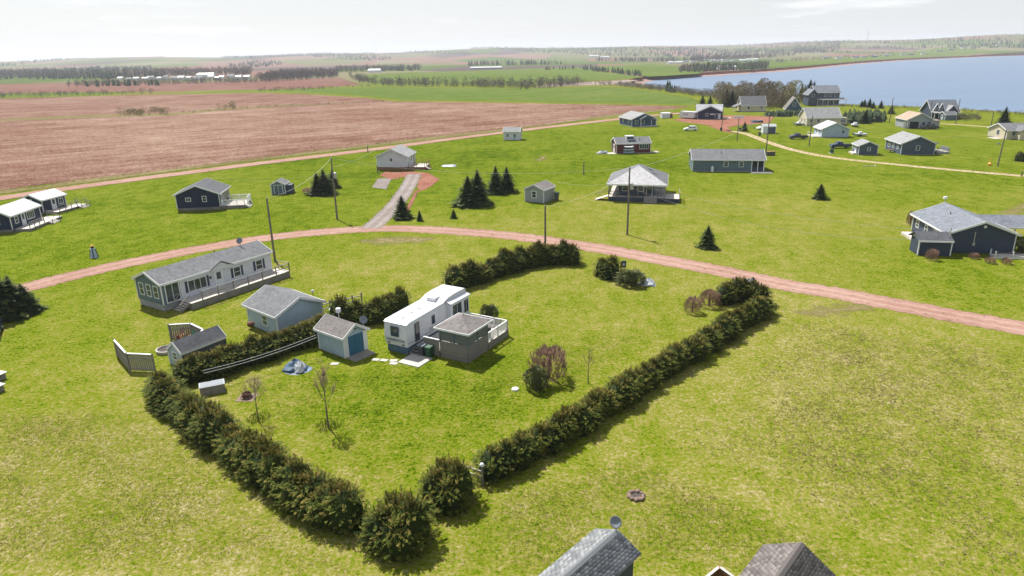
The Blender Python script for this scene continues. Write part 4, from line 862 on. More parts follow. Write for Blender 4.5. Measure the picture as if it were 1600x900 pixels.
def adirondack(loc, rz, mat, label):
    r = thing('garden_chair', label, 'chair', loc, rz, 'garden chairs in the windbreak')
    for i in range(5):
        x = -.24 + i * .12; MB().hexa([(x-.05,.30,.30),(x+.05,.30,.30),(x+.05,.34,.30),(x-.05,.34,.30),(x*1.25-.05,.62,1.08-.4*x*x),(x*1.25+.05,.62,1.08-.4*x*x),(x*1.25+.05,.66,1.08-.4*x*x),(x*1.25-.05,.66,1.08-.4*x*x)]).build('back_slat', mat, r)
        y = -.30 + i * .13; MB().box(-.28, .28, y - .055, y + .055, .36 - .03*i, .39 - .03*i).build('seat_slat', mat, r)
    for s in (-1, 1):
        MB().box(s*.38-.07, s*.38+.07, -.36, .46, .56, .59).build('arm', mat, r); MB().box(s*.33-.03, s*.33+.03, -.34, -.26, 0, .56).build('leg', mat, r); MB().bar((s*.3, -.3, .3), (s*.3, .55, .06), .04, .12).build('leg', mat, r); MB().bar((s*.36, .40, .06), (s*.36, .44, .58), .04, .07).build('arm_support', mat, r)
adirondack(G(280, 530), R(-30), M['chair_red'], 'dark red slatted garden chair inside the windbreak')
adirondack(G(292, 532), R(-15), M['chair_yellow'], 'yellow slatted garden chair inside the windbreak')
adirondack(G(303, 536), R(-5), M['chair_green'], 'green slatted garden chair inside the windbreak')
t = thing('round_planter', 'pale oval ring planter beside the small gambrel shed', 'planter', G(261, 549)); MB().lathe([(.9,0),(.95,.3),(.85,.34),(.8,.3),(.8,.12),(.02,.12)], n=20).build('rim', M['concrete'], t); MB().lathe([(.78,.1),(.78,.2)], n=18).build('soil', M['ash'], t)

# --- travel trailer
A, B = G(604, 547), G(638, 553); RZ = R(-30)
rv = thing('travel_trailer', 'long white travel trailer with raised rear roof and bay beside the deck', 'trailer', A, RZ)
W, LN = 2.55, 9.8
prof = [(0,.75),(LN,.75),(LN,3.35),(LN-.3,3.55),(7.6,3.55),(6.6,3.45),(5.6,3.15),(.35,3.0),(.02,2.85),(-.12,1.6)]
MB().prism(prof, 'x', 0, W).build('body', M['white'], rv)
rp = [(-.02,2.90),(.35,3.02),(5.6,3.17),(6.6,3.47),(7.6,3.57),(LN-.3,3.57),(LN+.05,3.4),(LN+.05,3.46),(LN-.3,3.64),(7.6,3.64),(6.55,3.54),(5.6,3.24),(.35,3.08),(-.06,2.95)]
MB().prism(rp, 'x', -.05, W + .05).build('roof', M['metal_white'], rv)
MB().box(.1, W - .1, .1, LN - .1, -.02, .76).build('skirting', M['rvblue'], rv)
bay = MB().box(W, W + .55, 6.3, LN - .3, .78, 3.0).build('bay', M['white'], rv); MB().prism([(W - .02, 3.18), (W + .68, 2.98), (W + .68, 3.06), (W - .02, 3.27)], 'y', 6.15, LN - .15).build('bay_roof', M['metal_white'], bay)
def rvwin(x0, x1, y0, y1, z0, z1, axis, parent=rv, name='window', bars=1):
    f = MB()
    if axis == 'F':
        f.box(x0 - .06, x1 + .06, -.17, -.10, z0 - .06, z1 + .06); o = f.build(name, M['slate'], parent); MB().box(x0, x1, -.19, -.16, z0, z1).build('pane', M['glass'], o)
    else:
        X = x0
        f.box(X - .02, X + .05, y0 - .06, y1 + .06, z0 - .06, z1 + .06); o = f.build(name, M['trim'] if bars > 1 else M['slate'], parent)
        w = (y1 - y0) / bars
        for k in range(bars): MB().box(X + .04, X + .07, y0 + k*w + .04, y0 + (k+1)*w - .04, z0, z1).build('pane', M['glass'], o)
    return o
rvwin(.85, 1.65, 0, 0, 1.75, 2.6, 'F'); rvwin(W, 0, 1.2, 1.8, .95, 2.65, 'R', name='door'); rvwin(W, 0, 3.9, 4.25, 1.75, 2.5, 'R'); rvwin(W + .55, 0, 6.5, 8.1, .9, 2.75, 'R', name='patio_door', bars=2); rvwin(W + .55, 0, 8.5, 9.3, 1.4, 2.7, 'R', bars=2)
for y in (.9, 2.4, 3.5, 4.8): MB().box(.9, 1.4, y, y + .4, 3.0 + y*.027, 3.16 + y*.027).build('roof_vent', M['trim'], rv)
MB().box(.7, 1.7, 5.6, 6.5, 3.2, 3.62).build('air_conditioner', M['trim'], rv)
for x in (.35, 2.0): MB().box(x, x + .22, -.10, .05, .9, 1.0).build('tail_light', M['rust'], rv)
def text(parent, body, size, loc, rot, mat, name='lettering', width=None):
    c = bpy.data.curves.new(name, 'FONT'); c.body = body; c.size = size; c.extrude = .004; c.offset = .004; c.align_x = 'CENTER'; c.align_y = 'CENTER'
    o = bpy.data.objects.new(name, c); COL.objects.link(o); bpy.context.view_layer.update()
    me = bpy.data.meshes.new_from_object(o); bpy.data.objects.remove(o); me.materials.clear(); me.materials.append(mat)
    q = link(name, me, parent); q.location = loc; q.rotation_euler = rot
    if width:
        xs = [v.co.x for v in me.vertices]; q.scale.x = width / (max(xs) - min(xs))
    return q
text(rv, 'CORNERSTONE', .30, (W/2, -.135, 1.30), (R(90) + .04, 0, 0), M['ink'], width=2.1)
text(rv, 'CORNERSTONE', .26, (W + .012, 4.6, 1.35), (R(90), 0, R(90)), M['ink'], width=2.4)
MB().box(W - .01, W + .008, .1, 6.2, 1.05, 1.10).build('stripe', M['ink'], rv)
# deck with screened gazebo, picket walls and white railing
dkz = .62
dkA = rv.matrix_basis
dk = thing('trailer_deck', 'timber deck beside the trailer with board walls, steps and white railing', 'deck', dkA @ Vector((W + .06, 1.15, 0)), RZ)
fx, fy = 5.0, 9.8
DW = 5.75; DL = 7.1; GX = DW - 2.95
def boards(parent, a, b, z0, z1, mat, w=.13, gap=.014, cap=None):
    a, b = Vector((*a, 0)), Vector((*b, 0)); d = b - a; L = d.length; d.normalize(); n = max(1, round(L / (w + gap)))
    me = MB().box(-(L/n - gap)/2, (L/n - gap)/2, -.012, .012, z0, z1).mesh('board', M[mat])
    for k in range(n):
        o = link('board', me, parent); p = a + d * ((k + .5) * L / n); o.location = p + Vector((-d.y, d.x, 0)) * (.012 * ((k % 3) - 1) * .4); o.rotation_euler.z = math.atan2(d.y, d.x)
    MB().bar(a + d*.02 + Vector((-d.y, d.x, z0 + .1)) * Vector((.03,.03,1)) if False else (a.x, a.y, z0 + .15), (b.x, b.y, z0 + .15), .02, .1).build('stringer', M[mat], parent)
    if cap: MB().bar((a.x, a.y, z1 + .03), (b.x, b.y, z1 + .03), .14, .06).build('cap_rail', M[cap], parent)
fl = MB()
for y in np.arange(.02, DL, .14): fl.box(0, DW, y, y + .128, dkz - .04, dkz)
fl.build('floor', M['woodlight'], dk)
boards(dk, (.95, -.02), (GX - .1, -.02), 0, 1.62, 'wood', cap='trim'); boards(dk, (DW + .02, 3.45), (DW + .02, DL), 0, dkz + .02, 'wood'); boards(dk, (DW, DL + .14), (0, DL + .14), 0, dkz, 'wood')
for i in range(3): MB().box(-.05 + .0, .95, -.30 - .27*i, -.04 - .27*i, .38 - .17*i, .43 - .17*i).build('step', M['wood'], dk)
for x in (-.05, .95): MB().bar((x, -.05, .5), (x, -.9, .05), .05, .22).build('stringer', M['wood'], dk)
def white_rail(a, b):
    a, b = Vector((*a, dkz)), Vector((*b, dkz)); n = max(1, round((b - a).length / 1.7)); up = Vector((0, 0, 1))
    for i in range(n + 1): p = a.lerp(b, i / n); MB().box(p.x-.06, p.x+.06, p.y-.06, p.y+.06, dkz, dkz + 1.0).build('rail_post', M['trim'], dk)
    MB().bar(a + up*.97, b + up*.97, .11, .06).build('rail', M['trim'], dk); MB().bar(a + up*.14, b + up*.14, .07, .06).build('rail', M['trim'], dk)
    m = int((b - a).length / .15)
    me = MB().box(-.022, .022, -.022, .022, .14, .95).mesh('picket', M['trim'])
    for i in range(m): o = link('picket', me, dk); o.location = a.lerp(b, (i + .5) / m)
white_rail((DW - .05, 3.5), (DW - .05, DL)); white_rail((DW - .05, DL), (1.2, DL)); 
gz = thing('gazebo', 'screened gazebo with hipped grey roof and board base on the deck corner', 'gazebo', dkA @ Vector((W + .06 + GX, 1.15 + .03, 0)), RZ)
gw, gd, gh = 2.95, 3.3, 2.85
MB().box(0.02, gw, .02, gd, dkz, dkz + .03).build('floor', M['wood'], gz)
boards(gz, (0, -.06), (gw + .04, -.06), 0, 1.64, 'wood'); boards(gz, (gw + .05, 0), (gw + .05, gd), 0, 1.64, 'wood')
for x, y in ((0, 0), (gw/2, 0), (gw, 0), (gw, gd/2), (gw, gd), (0, gd), (0, gd/2)): MB().box(x-.06, x+.06, y-.06, y+.06, dkz + .02, gh).build('post', M['greyblue'], gz)
for a, b in (((.08,0),(gw/2-.08,0)),((gw/2+.08,0),(gw-.08,0)),((gw,.08),(gw,gd/2-.08)),((gw,gd/2+.08),(gw,gd-.08)),((.08,gd),(gw-.08,gd)),((0,.08),(0,gd/2-.08)),((0,gd/2+.08),(0,gd-.08))): MB().bar((*a, 2.24), (*b, 2.24), .02, 1.18).build('screen', M['screen'], gz)
e = .4; zl = gh; zt = gh + .95; rx0, rx1 = gw/2, gw/2; ry = (gw/2, gd - gw/2)
V = [(-e,-e,zl),(gw+e,-e,zl),(gw+e,gd+e,zl),(-e,gd+e,zl),(-e,-e,zl+.1),(gw+e,-e,zl+.1),(gw+e,gd+e,zl+.1),(-e,gd+e,zl+.1),(gw/2,ry[0],zt),(gw/2,ry[1],zt)]
MB().add(V, [(0,3,2,1),(0,1,5,4),(1,2,6,5),(2,3,7,6),(3,0,4,7),(4,5,8),(5,6,9,8),(6,7,9),(7,4,8,9)]).build('roof', M['sh_brown'], gz)
fa = MB()
for a, b in (((-e,-e),(gw+e,-e)),((gw+e,-e),(gw+e,gd+e)),((gw+e,gd+e),(-e,gd+e)),((-e,gd+e),(-e,-e))): fa.bar((*a, zl + .02), (*b, zl + .02), .06, .18)
fa.build('fascia', M['trim'], gz)
MB().tube((gw/2, gd/2, zt - .05), (gw/2, gd/2, zt + .15), .05).build('finial', M['wood'], gz)
tb = thing('patio_table', 'white rectangular table on the trailer deck behind the gazebo', 'table', dkA @ Vector((W + 2.6, 7.3, dkz)), RZ); MB().box(-.9,.9,-.45,.45,.68,.73).build('table_top', M['white'], tb)
for x in (-.8,.8):
    for y in (-.38,.38): MB().box(x-.03,x+.03,y-.03,y+.03,0,.68).build('leg', M['white'], tb)
gr = thing('gas_grill', 'black gas grill standing on the deck by the white railing', 'barbecue', dkA @ Vector((W + 5.0, 5.6, dkz)), RZ); MB().box(-.35,.35,-.25,.25,.0,.75).build('cart', M['black'], gr); MB().prism([(-.25,.75),(.25,.75),(.25,.95),(.1,1.12),(-.2,1.12),(-.25,1.0)], 'x', -.42, .42).build('lid', M['black'], gr)
for dx, mat_, lm, lb in ((-.15, 'greybin', 'greybin', 'dark grey wheeled bin beside the deck steps'), (.65, 'greenbin', 'greenbin', 'green wheeled bin against the board wall of the deck')):
    b = thing('wheelie_bin', lb, 'bin', dkA @ Vector((W + 1.3 + dx, .65, 0)), RZ)
    MB().hexa([(-.22,-.25,.05),(.22,-.25,.05),(.22,.22,.05),(-.22,.22,.05),(-.29,-.34,1.0),(.29,-.34,1.0),(.29,.34,1.0),(-.29,.34,1.0)]).build('body', M[mat_], b); MB().hexa([(-.31,-.37,1.0),(.31,-.37,1.0),(.31,.37,1.0),(-.31,.37,1.0),(-.29,-.34,1.06),(.29,-.34,1.06),(.29,.34,1.10),(-.29,.34,1.10)]).build('lid', M['dish' if mat_ == 'greybin' else 'greenbin'], b)
    for x in (-.2, .2): MB().tube((x-.04,.22,.1), (x+.04,.22,.1), .1, n=10).build('wheel', M['black'], b)
sb = thing('patio_slab', 'pale concrete slab at the foot of the deck steps', 'slab', dkA @ Vector((W + .75, -1.5, 0)), RZ); MB().box(-.6, 1.7, -.2, 1.9, -.05, .07).build('slab', M['concrete'], sb)
for u, v, lb in ((587,562,'stepping stone in the lawn closest to the shed ramp'),(600,563,'middle stepping stone between shed ramp and concrete slab'),(615,563.5,'stepping stone touching the back of the concrete slab'),(615,568,'lone stepping stone at the front of the concrete slab'),(523,568.5,'flat pale stepping stone before the shed side wall')):
    o = MB().prism([(-.38,-.22),(.3,-.26),(.4,.2),(-.3,.26)], 'z', -.03, .035).build('stepping_stone', M['concrete']); o.location = G(u, v); o.rotation_euler.z = random.uniform(-.3, .3); tag(o, lb, 'stone', 'stepping stones')
o = thing('tarp_heap', 'crumpled blue grey tarpaulin heap beside the blue doored shed', 'heap', G(462, 577)); heap(o, 1.1, .85, 1.0, 'tarp', 'tarpaulin', 11); q = heap(o, 1.3, 1.0, .12, 'tarp', 'ground_sheet', 12); q.location = (.15, -.1, 0); q = heap(o, .55, .7, .9, 'tarpw', 'tarpaulin_fold', 13); q.location = (.45, -.25, .1)
o = thing('raised_planter', 'long grey planter box at the foot of the hedge', 'planter', G(333, 612), R(25)); MB().box(-.95,.95,-.5,.5,0,.7).build('box', M['wood'], o); MB().box(-.98,.98,-.53,.53,.7,.76).build('rim', M['lightgrey'], o); MB().box(-.88,.88,-.43,.43,.76,.775).build('cover', M['dish'], o)
def firepit(loc, r, label, n=11, s=.2):
    root = thing('fire_pit', label, 'fire pit', loc); rs = random.Random(4)
    MB().lathe([(r*.95,0),(r*.9,.03),(.02,.035)], n=16).build('ash_bed', M['ash'], root)
    for i in range(n):
        a = 2*math.pi*i/n; k = s * rs.uniform(.8, 1.2); o = MB().lathe([(k*.7,0),(k,k*.35),(k*.85,k*.8),(k*.3,k*1.05)], n=7).build('stone', M['stone'], root)
        o.location = (r*math.cos(a), r*math.sin(a), 0); o.rotation_euler = (rs.uniform(-.15,.15), rs.uniform(-.15,.15), rs.uniform(0,3)); o.scale = (1.3, .9, 1)
    return root
firepit(G(994, 775), .45, 'ring of reddish stones around a fire pit on the mown grass', 11, .15)
f = firepit(G(386, 621), .42, 'square paved fire pit with rusty ring near the hedge corner', 9, .12); MB().prism([(-.75,-.65),(.7,-.75),(.75,.65),(-.7,.75)], 'z', -.02, .02).build('paving', M['stone'], f); MB().lathe([(.36,.02),(.38,.4),(.34,.4),(.33,.05)], n=16).build('steel_ring', M['rust'], f)
o = thing('septic_lid', 'round white septic lid flush in the yard lawn', 'lid', G(805, 609)); MB().lathe([(.3,0),(.3,.1),(.26,.14),(.02,.16)], n=18).build('lid', M['white'], o); MB().box(-.06,.06,-.02,.02,.15,.2).build('handle', M['steel'], o)
# gate by the hedge gap
g = thing('rail_gate', 'short two rail gate with round white post cap in the hedge gap', 'gate', G(754, 757)); e = G(738, 752) - G(754, 757)
MB().box(-.07,.07,-.07,.07,-.1,1.3).build('post', M['wood'], g); MB().lathe([(.05,1.3),(.14,1.36),(.16,1.46),(.1,1.56),(.02,1.6)], n=12).build('post_cap', M['white'], g, True)
for z in (.55, .95): MB().bar((0,0,z), (e.x*1.8, e.y*1.8 , z), .05, .11).build('rail', M['woodlight'], g)
MB().box(e.x*1.8-.06, e.x*1.8+.06, e.y*1.8-.06, e.y*1.8+.06, -.1, 1.2).build('post', M['wood'], g)
# rail fences behind the garage
rfn = thing('rail_fence', 'short post and rail fence pieces behind the garage', 'fence', G(517, 489))
Q = [G(u, v) - G(517, 489) for u, v in ((505,492),(517,489),(531,484))]; Q2 = [G(u, v) - G(517, 489) for u, v in ((541,483),(552,481),(566,477))]
for q in (Q, Q2):
    for p in q: MB().box(p.x-.07,p.x+.07,p.y-.07,p.y+.07,-.1,1.5).build('post', M['wood'], rfn)
    for z in (.6, 1.15): MB().bar((q[0].x,q[0].y,z), (q[-1].x,q[-1].y,z), .05, .12).build('rail', M['woodlight'], rfn)
t = thing('water_trough', 'round black stock tub beside the rail fence', 'tub', G(526, 490)); MB().lathe([(.6,0),(.75,.6),(.68,.6),(.58,.12),(.02,.12)], n=18).build('tub', M['black'], t); MB().lathe([(.7,.56),(.78,.58),(.78,.63),(.7,.63)], n=18).build('rim', M['steel'], t)
t = thing('garden_lamp', 'short black garden lamp post with white globe behind the garage', 'lamp', G(491, 477)); MB().tube((0,0,0),(0,0,1.5),.045).build('post', M['black'], t); MB().lathe([(.05,1.5),(.15,1.58),(.17,1.7),(.1,1.82),(.02,1.85)], n=12).build('globe', M['white'], t, True)
# lawn lighthouse ornament
t = thing('lawn_lighthouse', 'small white and blue lighthouse ornament on the left lawn', 'ornament', G(147.5, 402)); MB().lathe([(.55,0),(.5,.1),(.28,1.2),(.34,1.22),(.34,1.3),(.02,1.32)], n=8).build('tower', M['paleblue'], t); MB().lathe([(.2,1.3),(.2,1.62),(.02,1.63)], n=8).build('lantern', M['black'], t); MB().lathe([(.3,1.62),(.26,1.68),(.03,1.9)], n=8).build('cap', M['chair_yellow'], t)
for i in range(4): a = i*math.pi/2 + .4; MB().bar((.52*math.cos(a), .52*math.sin(a), .05), (.3*math.cos(a), .3*math.sin(a), 1.2), .10, .10).build('stripe', M['navy'], t)
# sign by the bush, white covered mower, road-side clutter
t = thing('mailbox_sign', 'dark sign board on a post beside the rounded bush', 'sign', G(970, 427)); MB().box(-.07,.07,-.07,.07,-.05,1.6).build('post', M['woodbrown'], t); MB().box(.0,.62,-.04,.04,.75,1.6).build('board', M['slate_dk'], t); MB().box(.22,.42,-.05,-.04,1.0,1.3).build('emblem', M['trim'], t)
t = thing('covered_mower', 'white covered mound beside the pale shrub', 'cover', G(1013, 445), R(-25)); heap(t, .95, .6, .85, 'tarpw', 'cover', 21); q = heap(t, .5, .4, .35, 'tarpw', 'cover_fold', 22); q.location = (-.8, -.1, 0)
t = thing('roadside_rubble', 'grey and white rubble pile at the dirt road edge', 'rubble', G(1170, 440)); heap(t, .7, .45, .4, 'dish', 'pile', 31); q = heap(t, .4, .35, .5, 'black', 'pile', 32); q.location = (.5, .1, 0)
t = thing('upturned_boat', 'pale upturned boat on the grass beyond the white cottage', 'boat', G(701, 260), R(-5)); MB().add([(-1.9,0,.1),(-1.2,-.6,0),(.9,-.75,0),(1.9,-.5,0),(1.9,.5,0),(.9,.75,0),(-1.2,.6,0),(-1.2,0,.45),(.9,0,.55),(1.9,0,.5)], [(0,1,7),(1,2,8,7),(2,3,9,8),(0,7,6),(6,7,8,5),(5,8,9,4),(3,4,9)]).build('hull', M['tarpw'], t); MB().bar((-1.3,0,.46),(1.8,0,.55),.06,.06).build('keel', M['dish'], t)
# pieces at the far left edge: dark car and two white tables
def car(loc, rz, paint, label, pickup=False, group=None):
    t = thing('pickup_truck' if pickup else 'parked_car', label, 'truck' if pickup else 'car', loc, rz, group); L = 5.4 if pickup else 4.6; w = .92
    if pickup: side = [(0,.45),(L,.45),(L,1.0),(L-.1,1.1),(3.3,1.12),(3.25,1.15),(2.95,1.78),(1.75,1.82),(1.4,1.2),(.15,1.05),(0,.8)]
    else: side = [(0,.4),(L,.4),(L,.95),(L-.1,1.15),(L-.75,1.62),(2.0,1.68),(1.25,1.08),(.2,.88),(0,.7)]
    body = MB(); n = len(side)
    V = []
    for s, k in ((-1, 1), (1, 1)):
        for x, z in side: V.append((x, s * w * (1 - .16 * max(0, z - 1.1) / .6), z))
    body.add(V, [tuple(range(n)), tuple(range(n, 2*n))[::-1]] + [(i, i + n, (i+1) % n + n, (i+1) % n) for i in range(n)]); body.build('body', M[paint], t)
    zt_ = 1.7 if pickup else 1.56; xa, xb = (1.6, 3.0) if pickup else (1.5, L - .75)
    for s in (-1, 1):
        for x0, x1 in ((xa + .1, (xa+xb)/2 - .04), ((xa+xb)/2 + .04, xb - .05)):
            y0 = s * (w * (1 - .16*.05/.6) + .004); y1 = s * (w * (1 - .16*.42/.6) + .012)
            MB().add([(x0 - (.12 if x0 < xa + .2 else 0), y0, 1.15), (x1, y0, 1.15), (x1 - .05, y1, zt_ - .03), (x0 + .14, y1, zt_ - .03), (x0, y0 - s*.03, 1.15), (x1, y0 - s*.03, 1.15), (x1, y1 - s*.03, zt_ - .03), (x0, y1 - s*.03, zt_ - .03)], [(0,1,2,3),(4,5,6,7),(0,1,5,4),(2,3,7,6),(1,2,6,5),(3,0,4,7)]).build('side_window', M['glass'], t)
    ws = [(1.32, 1.16), (1.95, 1.64)] if not pickup else [(1.44, 1.24), (1.76, 1.78)]
    MB().add([(ws[0][0]-.02, -.74, ws[0][1]), (ws[0][0]-.02, .74, ws[0][1]), (ws[1][0]-.03, .66, ws[1][1]), (ws[1][0]-.03, -.66, ws[1][1])], [(0,1,2,3)]).build('windscreen', M['glass'], t)
    for x in (.85, L - .95):
        for s in (-1, 1):
            wh = MB().tube((x, s*.72, .34), (x, s*.95, .34), .34, n=16).build('wheel', M['tyre'], t); MB().tube((x, s*.73, .34), (x, s*.965, .34), .19, n=10).build('rim', M['steel'], wh)
    for s in (-1, 1): MB().box(-.03, .05, s*.7-.16, s*.7+.16, .66, .80).build('headlight', M['trim'], t); MB().box(L-.04, L+.03, s*.72-.12, s*.72+.12, .75, .95).build('tail_light', M['rust'], t)
    if pickup: MB().box(3.45, L-.15, -.72, .72, 1.05, 1.14).build('bed', M['black'], t)
    return t
car(G(1068.5, 204.5), R(-4), 'carwhite', 'white hatchback car parked alone on the grass')
car(G(1233, 217.5), R(0), 'cardark', 'dark pickup truck parked beside the white roofed bungalow', True)
car(G(1297, 231.5), R(-3), 'carblue', 'dark blue pickup truck parked behind the slate blue shed', True)
c = car(G(1464, 201.5), R(185), 'cardark', 'dark pickup truck parked outside the tan roofed house', True); 
car(G(1183, 203), R(10), 'carwhite', 'white car parked before the small dark canopy')
c = car(G(-28, 541), R(62), 'carblue', 'dark blue car beside the spruces on the left lawn'); c.location = G(-4, 545)
c.location = G(0, 538) + Vector((-1.2, 0, 0)); c.rotation_euler.z = R(120)
for i, (u, v) in enumerate(((-3, 592), (-6, 611))):
    t = thing('picnic_bench', 'white topped picnic bench, ' + ('the one closer to the dark blue car' if i == 0 else 'the one farther from the dark blue car'), 'bench', G(u, v), R(-18)); MB().box(-.9,.75,-.45,.4,.55,.62).build('bench_top', M['white'], t)
    for x in (-.7,.55): MB().box(x-.05,x+.05,-.35,.3,0,.55).build('leg', M['wood'], t)
# clutter near the far houses
t = thing('canopy_shelter', 'dark canopy shelter behind the white car', 'shelter', G(1177, 200.5)); MB().prism([(-.3,1.9),(3.4,1.9),(3.1,2.6),(0,2.6)], 'y', 0, 2.5).build('canopy', M['slate_dk'], t)
for x in (0, 3.1):
    for y in (.1, 2.4): MB().tube((x,y,0),(x,y,1.95),.05).build('leg', M['steel'], t)
h = House('garden_shed', 'small white shed with grey side near the red soil yard', (1192,209), (1209,209.5), 3.0, 2.3, .6, 'x', 'whitesid', 'metal_grey', .05, cat='shed', oh=.12, L=3.9, ang=R(-8)); MB().box(1.6, 3.88, -.03, .0, .06, 2.25).build('side_cladding', M['slate'], h.root); h.door('F', .8, .7, 1.8, 'white', glass_=False)
for u, v, lb in ((1126.5,204.5,'black refuse bin beside the pole near red soil'), (1156,204.5,'black refuse bin beside the lone yard spruce'), (1186.5,212,'black refuse bin at the start of the sandy track')):
    b = thing('wheelie_bin', lb, 'bin', G(u, v)); MB().hexa([(-.28,-.28,0),(.28,-.28,0),(.28,.28,0),(-.28,.28,0),(-.36,-.36,1.05),(.36,-.36,1.05),(.36,.36,1.05),(-.36,.36,1.05)]).build('body', M['greybin'], b); MB().box(-.39,.39,-.39,.39,1.05,1.13).build('lid', M['black'], b)
b = thing('refuse_crate', 'dark timber refuse crate below the pole by the long grey house', 'crate', G(1203, 243)); MB().box(-1.0,1.1,-.6,.6,0,1.0).build('box', M['greybin'], b); MB().box(-1.05,1.15,-.65,.65,1.0,1.08).build('lid', M['woodbrown'], b)
b = thing('refuse_bin', 'green bin with white base beside the dark blue pickup', 'bin', G(1299, 239.5)); MB().box(-.4,.4,-.35,.35,.15,1.1).build('body', M['greenbin'], b); MB().box(-.45,.45,-.4,.4,0,.15).build('base', M['trim'], b); MB().box(-.43,.43,-.38,.38,1.1,1.18).build('lid', M['greybin'], b)
def skiff(u, v, rz, label, mat='tarpw', s=1.0):
    t = thing('small_boat', label, 'boat', G(u, v), rz); k = s
    MB().add([(-2.2*k,0,.9),(-1.3*k,-.8,.55),(1.5*k,-.9,.5),(2.1*k,-.8,.5),(2.1*k,.8,.5),(1.5*k,.9,.5),(-1.3*k,.8,.55),(-1.8*k,0,.3),(2.0*k,0,.2)] + [(-2.2*k,0,1.15),(-1.3*k,-.85,.95),(2.1*k,-.85,.9),(2.1*k,.85,.9),(-1.3*k,.85,.95)], [(0,1,7),(1,2,8,7),(2,3,8),(3,4,8),(4,5,8),(5,6,7,8),(6,0,7),(0,9,10,1),(1,10,11,3,2),(3,11,12,4),(4,12,13,6,5),(6,13,9,0),(9,13,12,11,10)]).build('hull', M[mat], t)
    MB().box(-.2*k,.7*k,-.5,.5,.9,1.5).build('cabin', M['trim'], t); MB().box(-.6,.6,-.8,.8,.25,.45).build('trailer_frame', M['black'], t)
    for y in (-.85,.85): MB().tube((.3,y-.08,.3),(.3,y+.08,.3),.3,n=12).build('wheel', M['tyre'], t)
skiff(1342, 213, R(-10), 'white boat on a trailer beside the white roofed bungalow'); skiff(1336, 198, R(80), 'white boat on a trailer behind the white roofed bungalow', s=1.1); skiff(1247, 196, R(5), 'pale covered boat beside the cream house', 'tarpw', .9)
t = thing('marker_post', 'orange utility marker standing in the grass near the power pole', 'marker', G(1546, 259)); MB().tube((0,0,0),(.15,0,1.8),.05).build('post', M['orange'], t); MB().lathe([(.35,0),(.4,.5),(.2,.7),(.05,.8)], n=8).build('base', M['orange'], t)
t = thing('timber_stack', 'pale timbers lying on the grass below the sandy track', 'timber', G(1358, 259.5)); MB().bar((-1.6,0,.08),(1.3,-.2,.08),.12,.12).build('beam', M['woodlight'], t); MB().bar((1.0,-1.0,.08),(1.8,.8,.08),.12,.12).build('beam', M['woodlight'], t)
# --- the two shingled sheds at the bottom edge
def near_shed(ridge_far, ridge_near, hw, label, mat, wallm, zr=4.0, ze=2.75, length=6.0, ridge_cap=True, name='shingled_shed'):
    a, b = G(*ridge_far, zr), G(*ridge_near, zr); d = (b - a); d.z = 0; d.normalize(); ang = math.atan2(d.y, d.x)
    t = thing(name, label, 'shed', (a.x, a.y, 0), ang)
    t_ = .04; sl = math.atan2(zr - ze, hw); e = .0
    MB().prism([(-hw + .22, -.05), (hw - .22, -.05), (hw - .22, ze + .08), (0, zr - .14), (-hw + .22, ze + .08)], 'x', .25, length).build('wall', M[wallm], t)
    MB().prism([(-hw, ze - .08), (0, zr - .08), (hw, ze - .08), (hw, ze - .02), (0, zr - .02), (-hw, ze - .02)], 'x', 0, length + .3).build('roof_deck', M['wood'], t)
    sd_ = math.hypot(hw, zr - ze); row = .15; n = int(sd_ / row); tab = .30
    rs = np.random.default_rng(5)
    for s in (-1, 1):
        V, F, T = [], [], []
        for i in range(n):
            u0, u1 = i * row, (i + 1) * row + .05
            x = -.02 - (tab / 2 if i % 2 else 0)
            while x < length + .3:
                w = tab - .018; j0, j1 = rs.uniform(-.006, .006, 2); x0, x1 = max(x, -.03), min(x + w, length + .3)
                if x1 - x0 > .03:
                    lift = .016 + rs.uniform(0, .008)
                    def pt(x_, u, nn): return (x_, s * (hw - u * math.cos(sl)) + s * nn * math.sin(sl), ze + u * math.sin(sl) + nn * math.cos(sl))
                    q = [pt(x0, u0 + j0, lift - .012), pt(x1, u0 + j1, lift - .012), pt(x1, u1, -.006), pt(x0, u1, -.006), pt(x0, u0 + j0, lift), pt(x1, u0 + j1, lift), pt(x1, u1, .004), pt(x0, u1, .004)]
                    k = len(V); V += q; F += [(k+4,k+5,k+6,k+7), (k,k+1,k+5,k+4), (k+1,k+2,k+6,k+5), (k+3,k,k+4,k+7)]; T += [rs.uniform(0, 1)] * 8
                x += tab
        link('shingles', np_mesh('shingles', V, F, mat, T), t, stuff=True)
    cp = MB()
    for k in np.arange(0, length + .2, .2):
        for s in (-1, 1):
            y1, z1 = s * .16, zr - .16 * math.tan(sl) + .035
            cp.hexa([(k, 0, zr + .01), (k + .24, 0, zr + .005), (k + .24, y1, z1 - .03), (k, y1, z1 - .02), (k, 0, zr + .045), (k + .24, 0, zr + .028), (k + .24, y1, z1 - .008), (k, y1, z1 + .008)])
    link('ridge_shingles', cp.mesh('ridge_shingles', mat), t, stuff=True)
    return t
def shingle_tab_mat(name, c0, c1, c2):
    m = foliage(name, [(0, c0), (.5, c1), (1, c2)], .85); return m
M['tabs_grey'] = shingle_tab_mat('grey_shingle_tabs', (.13, .14, .15), (.20, .21, .22), (.28, .29, .30)); M['tabs_brown'] = shingle_tab_mat('brown_grey_shingle_tabs', (.10, .092, .09), (.155, .14, .135), (.21, .19, .185))
t = near_shed((965,828), (882,900), 1.35, 'shed with pale grey shingled gable roof and satellite dish, below the fire pit', M['tabs_grey'], 'slate_dk', ze=3.35)
dish(t, (.15, .0, 4.0), -t.rotation_euler.z + R(-30), .30, mast=.55)
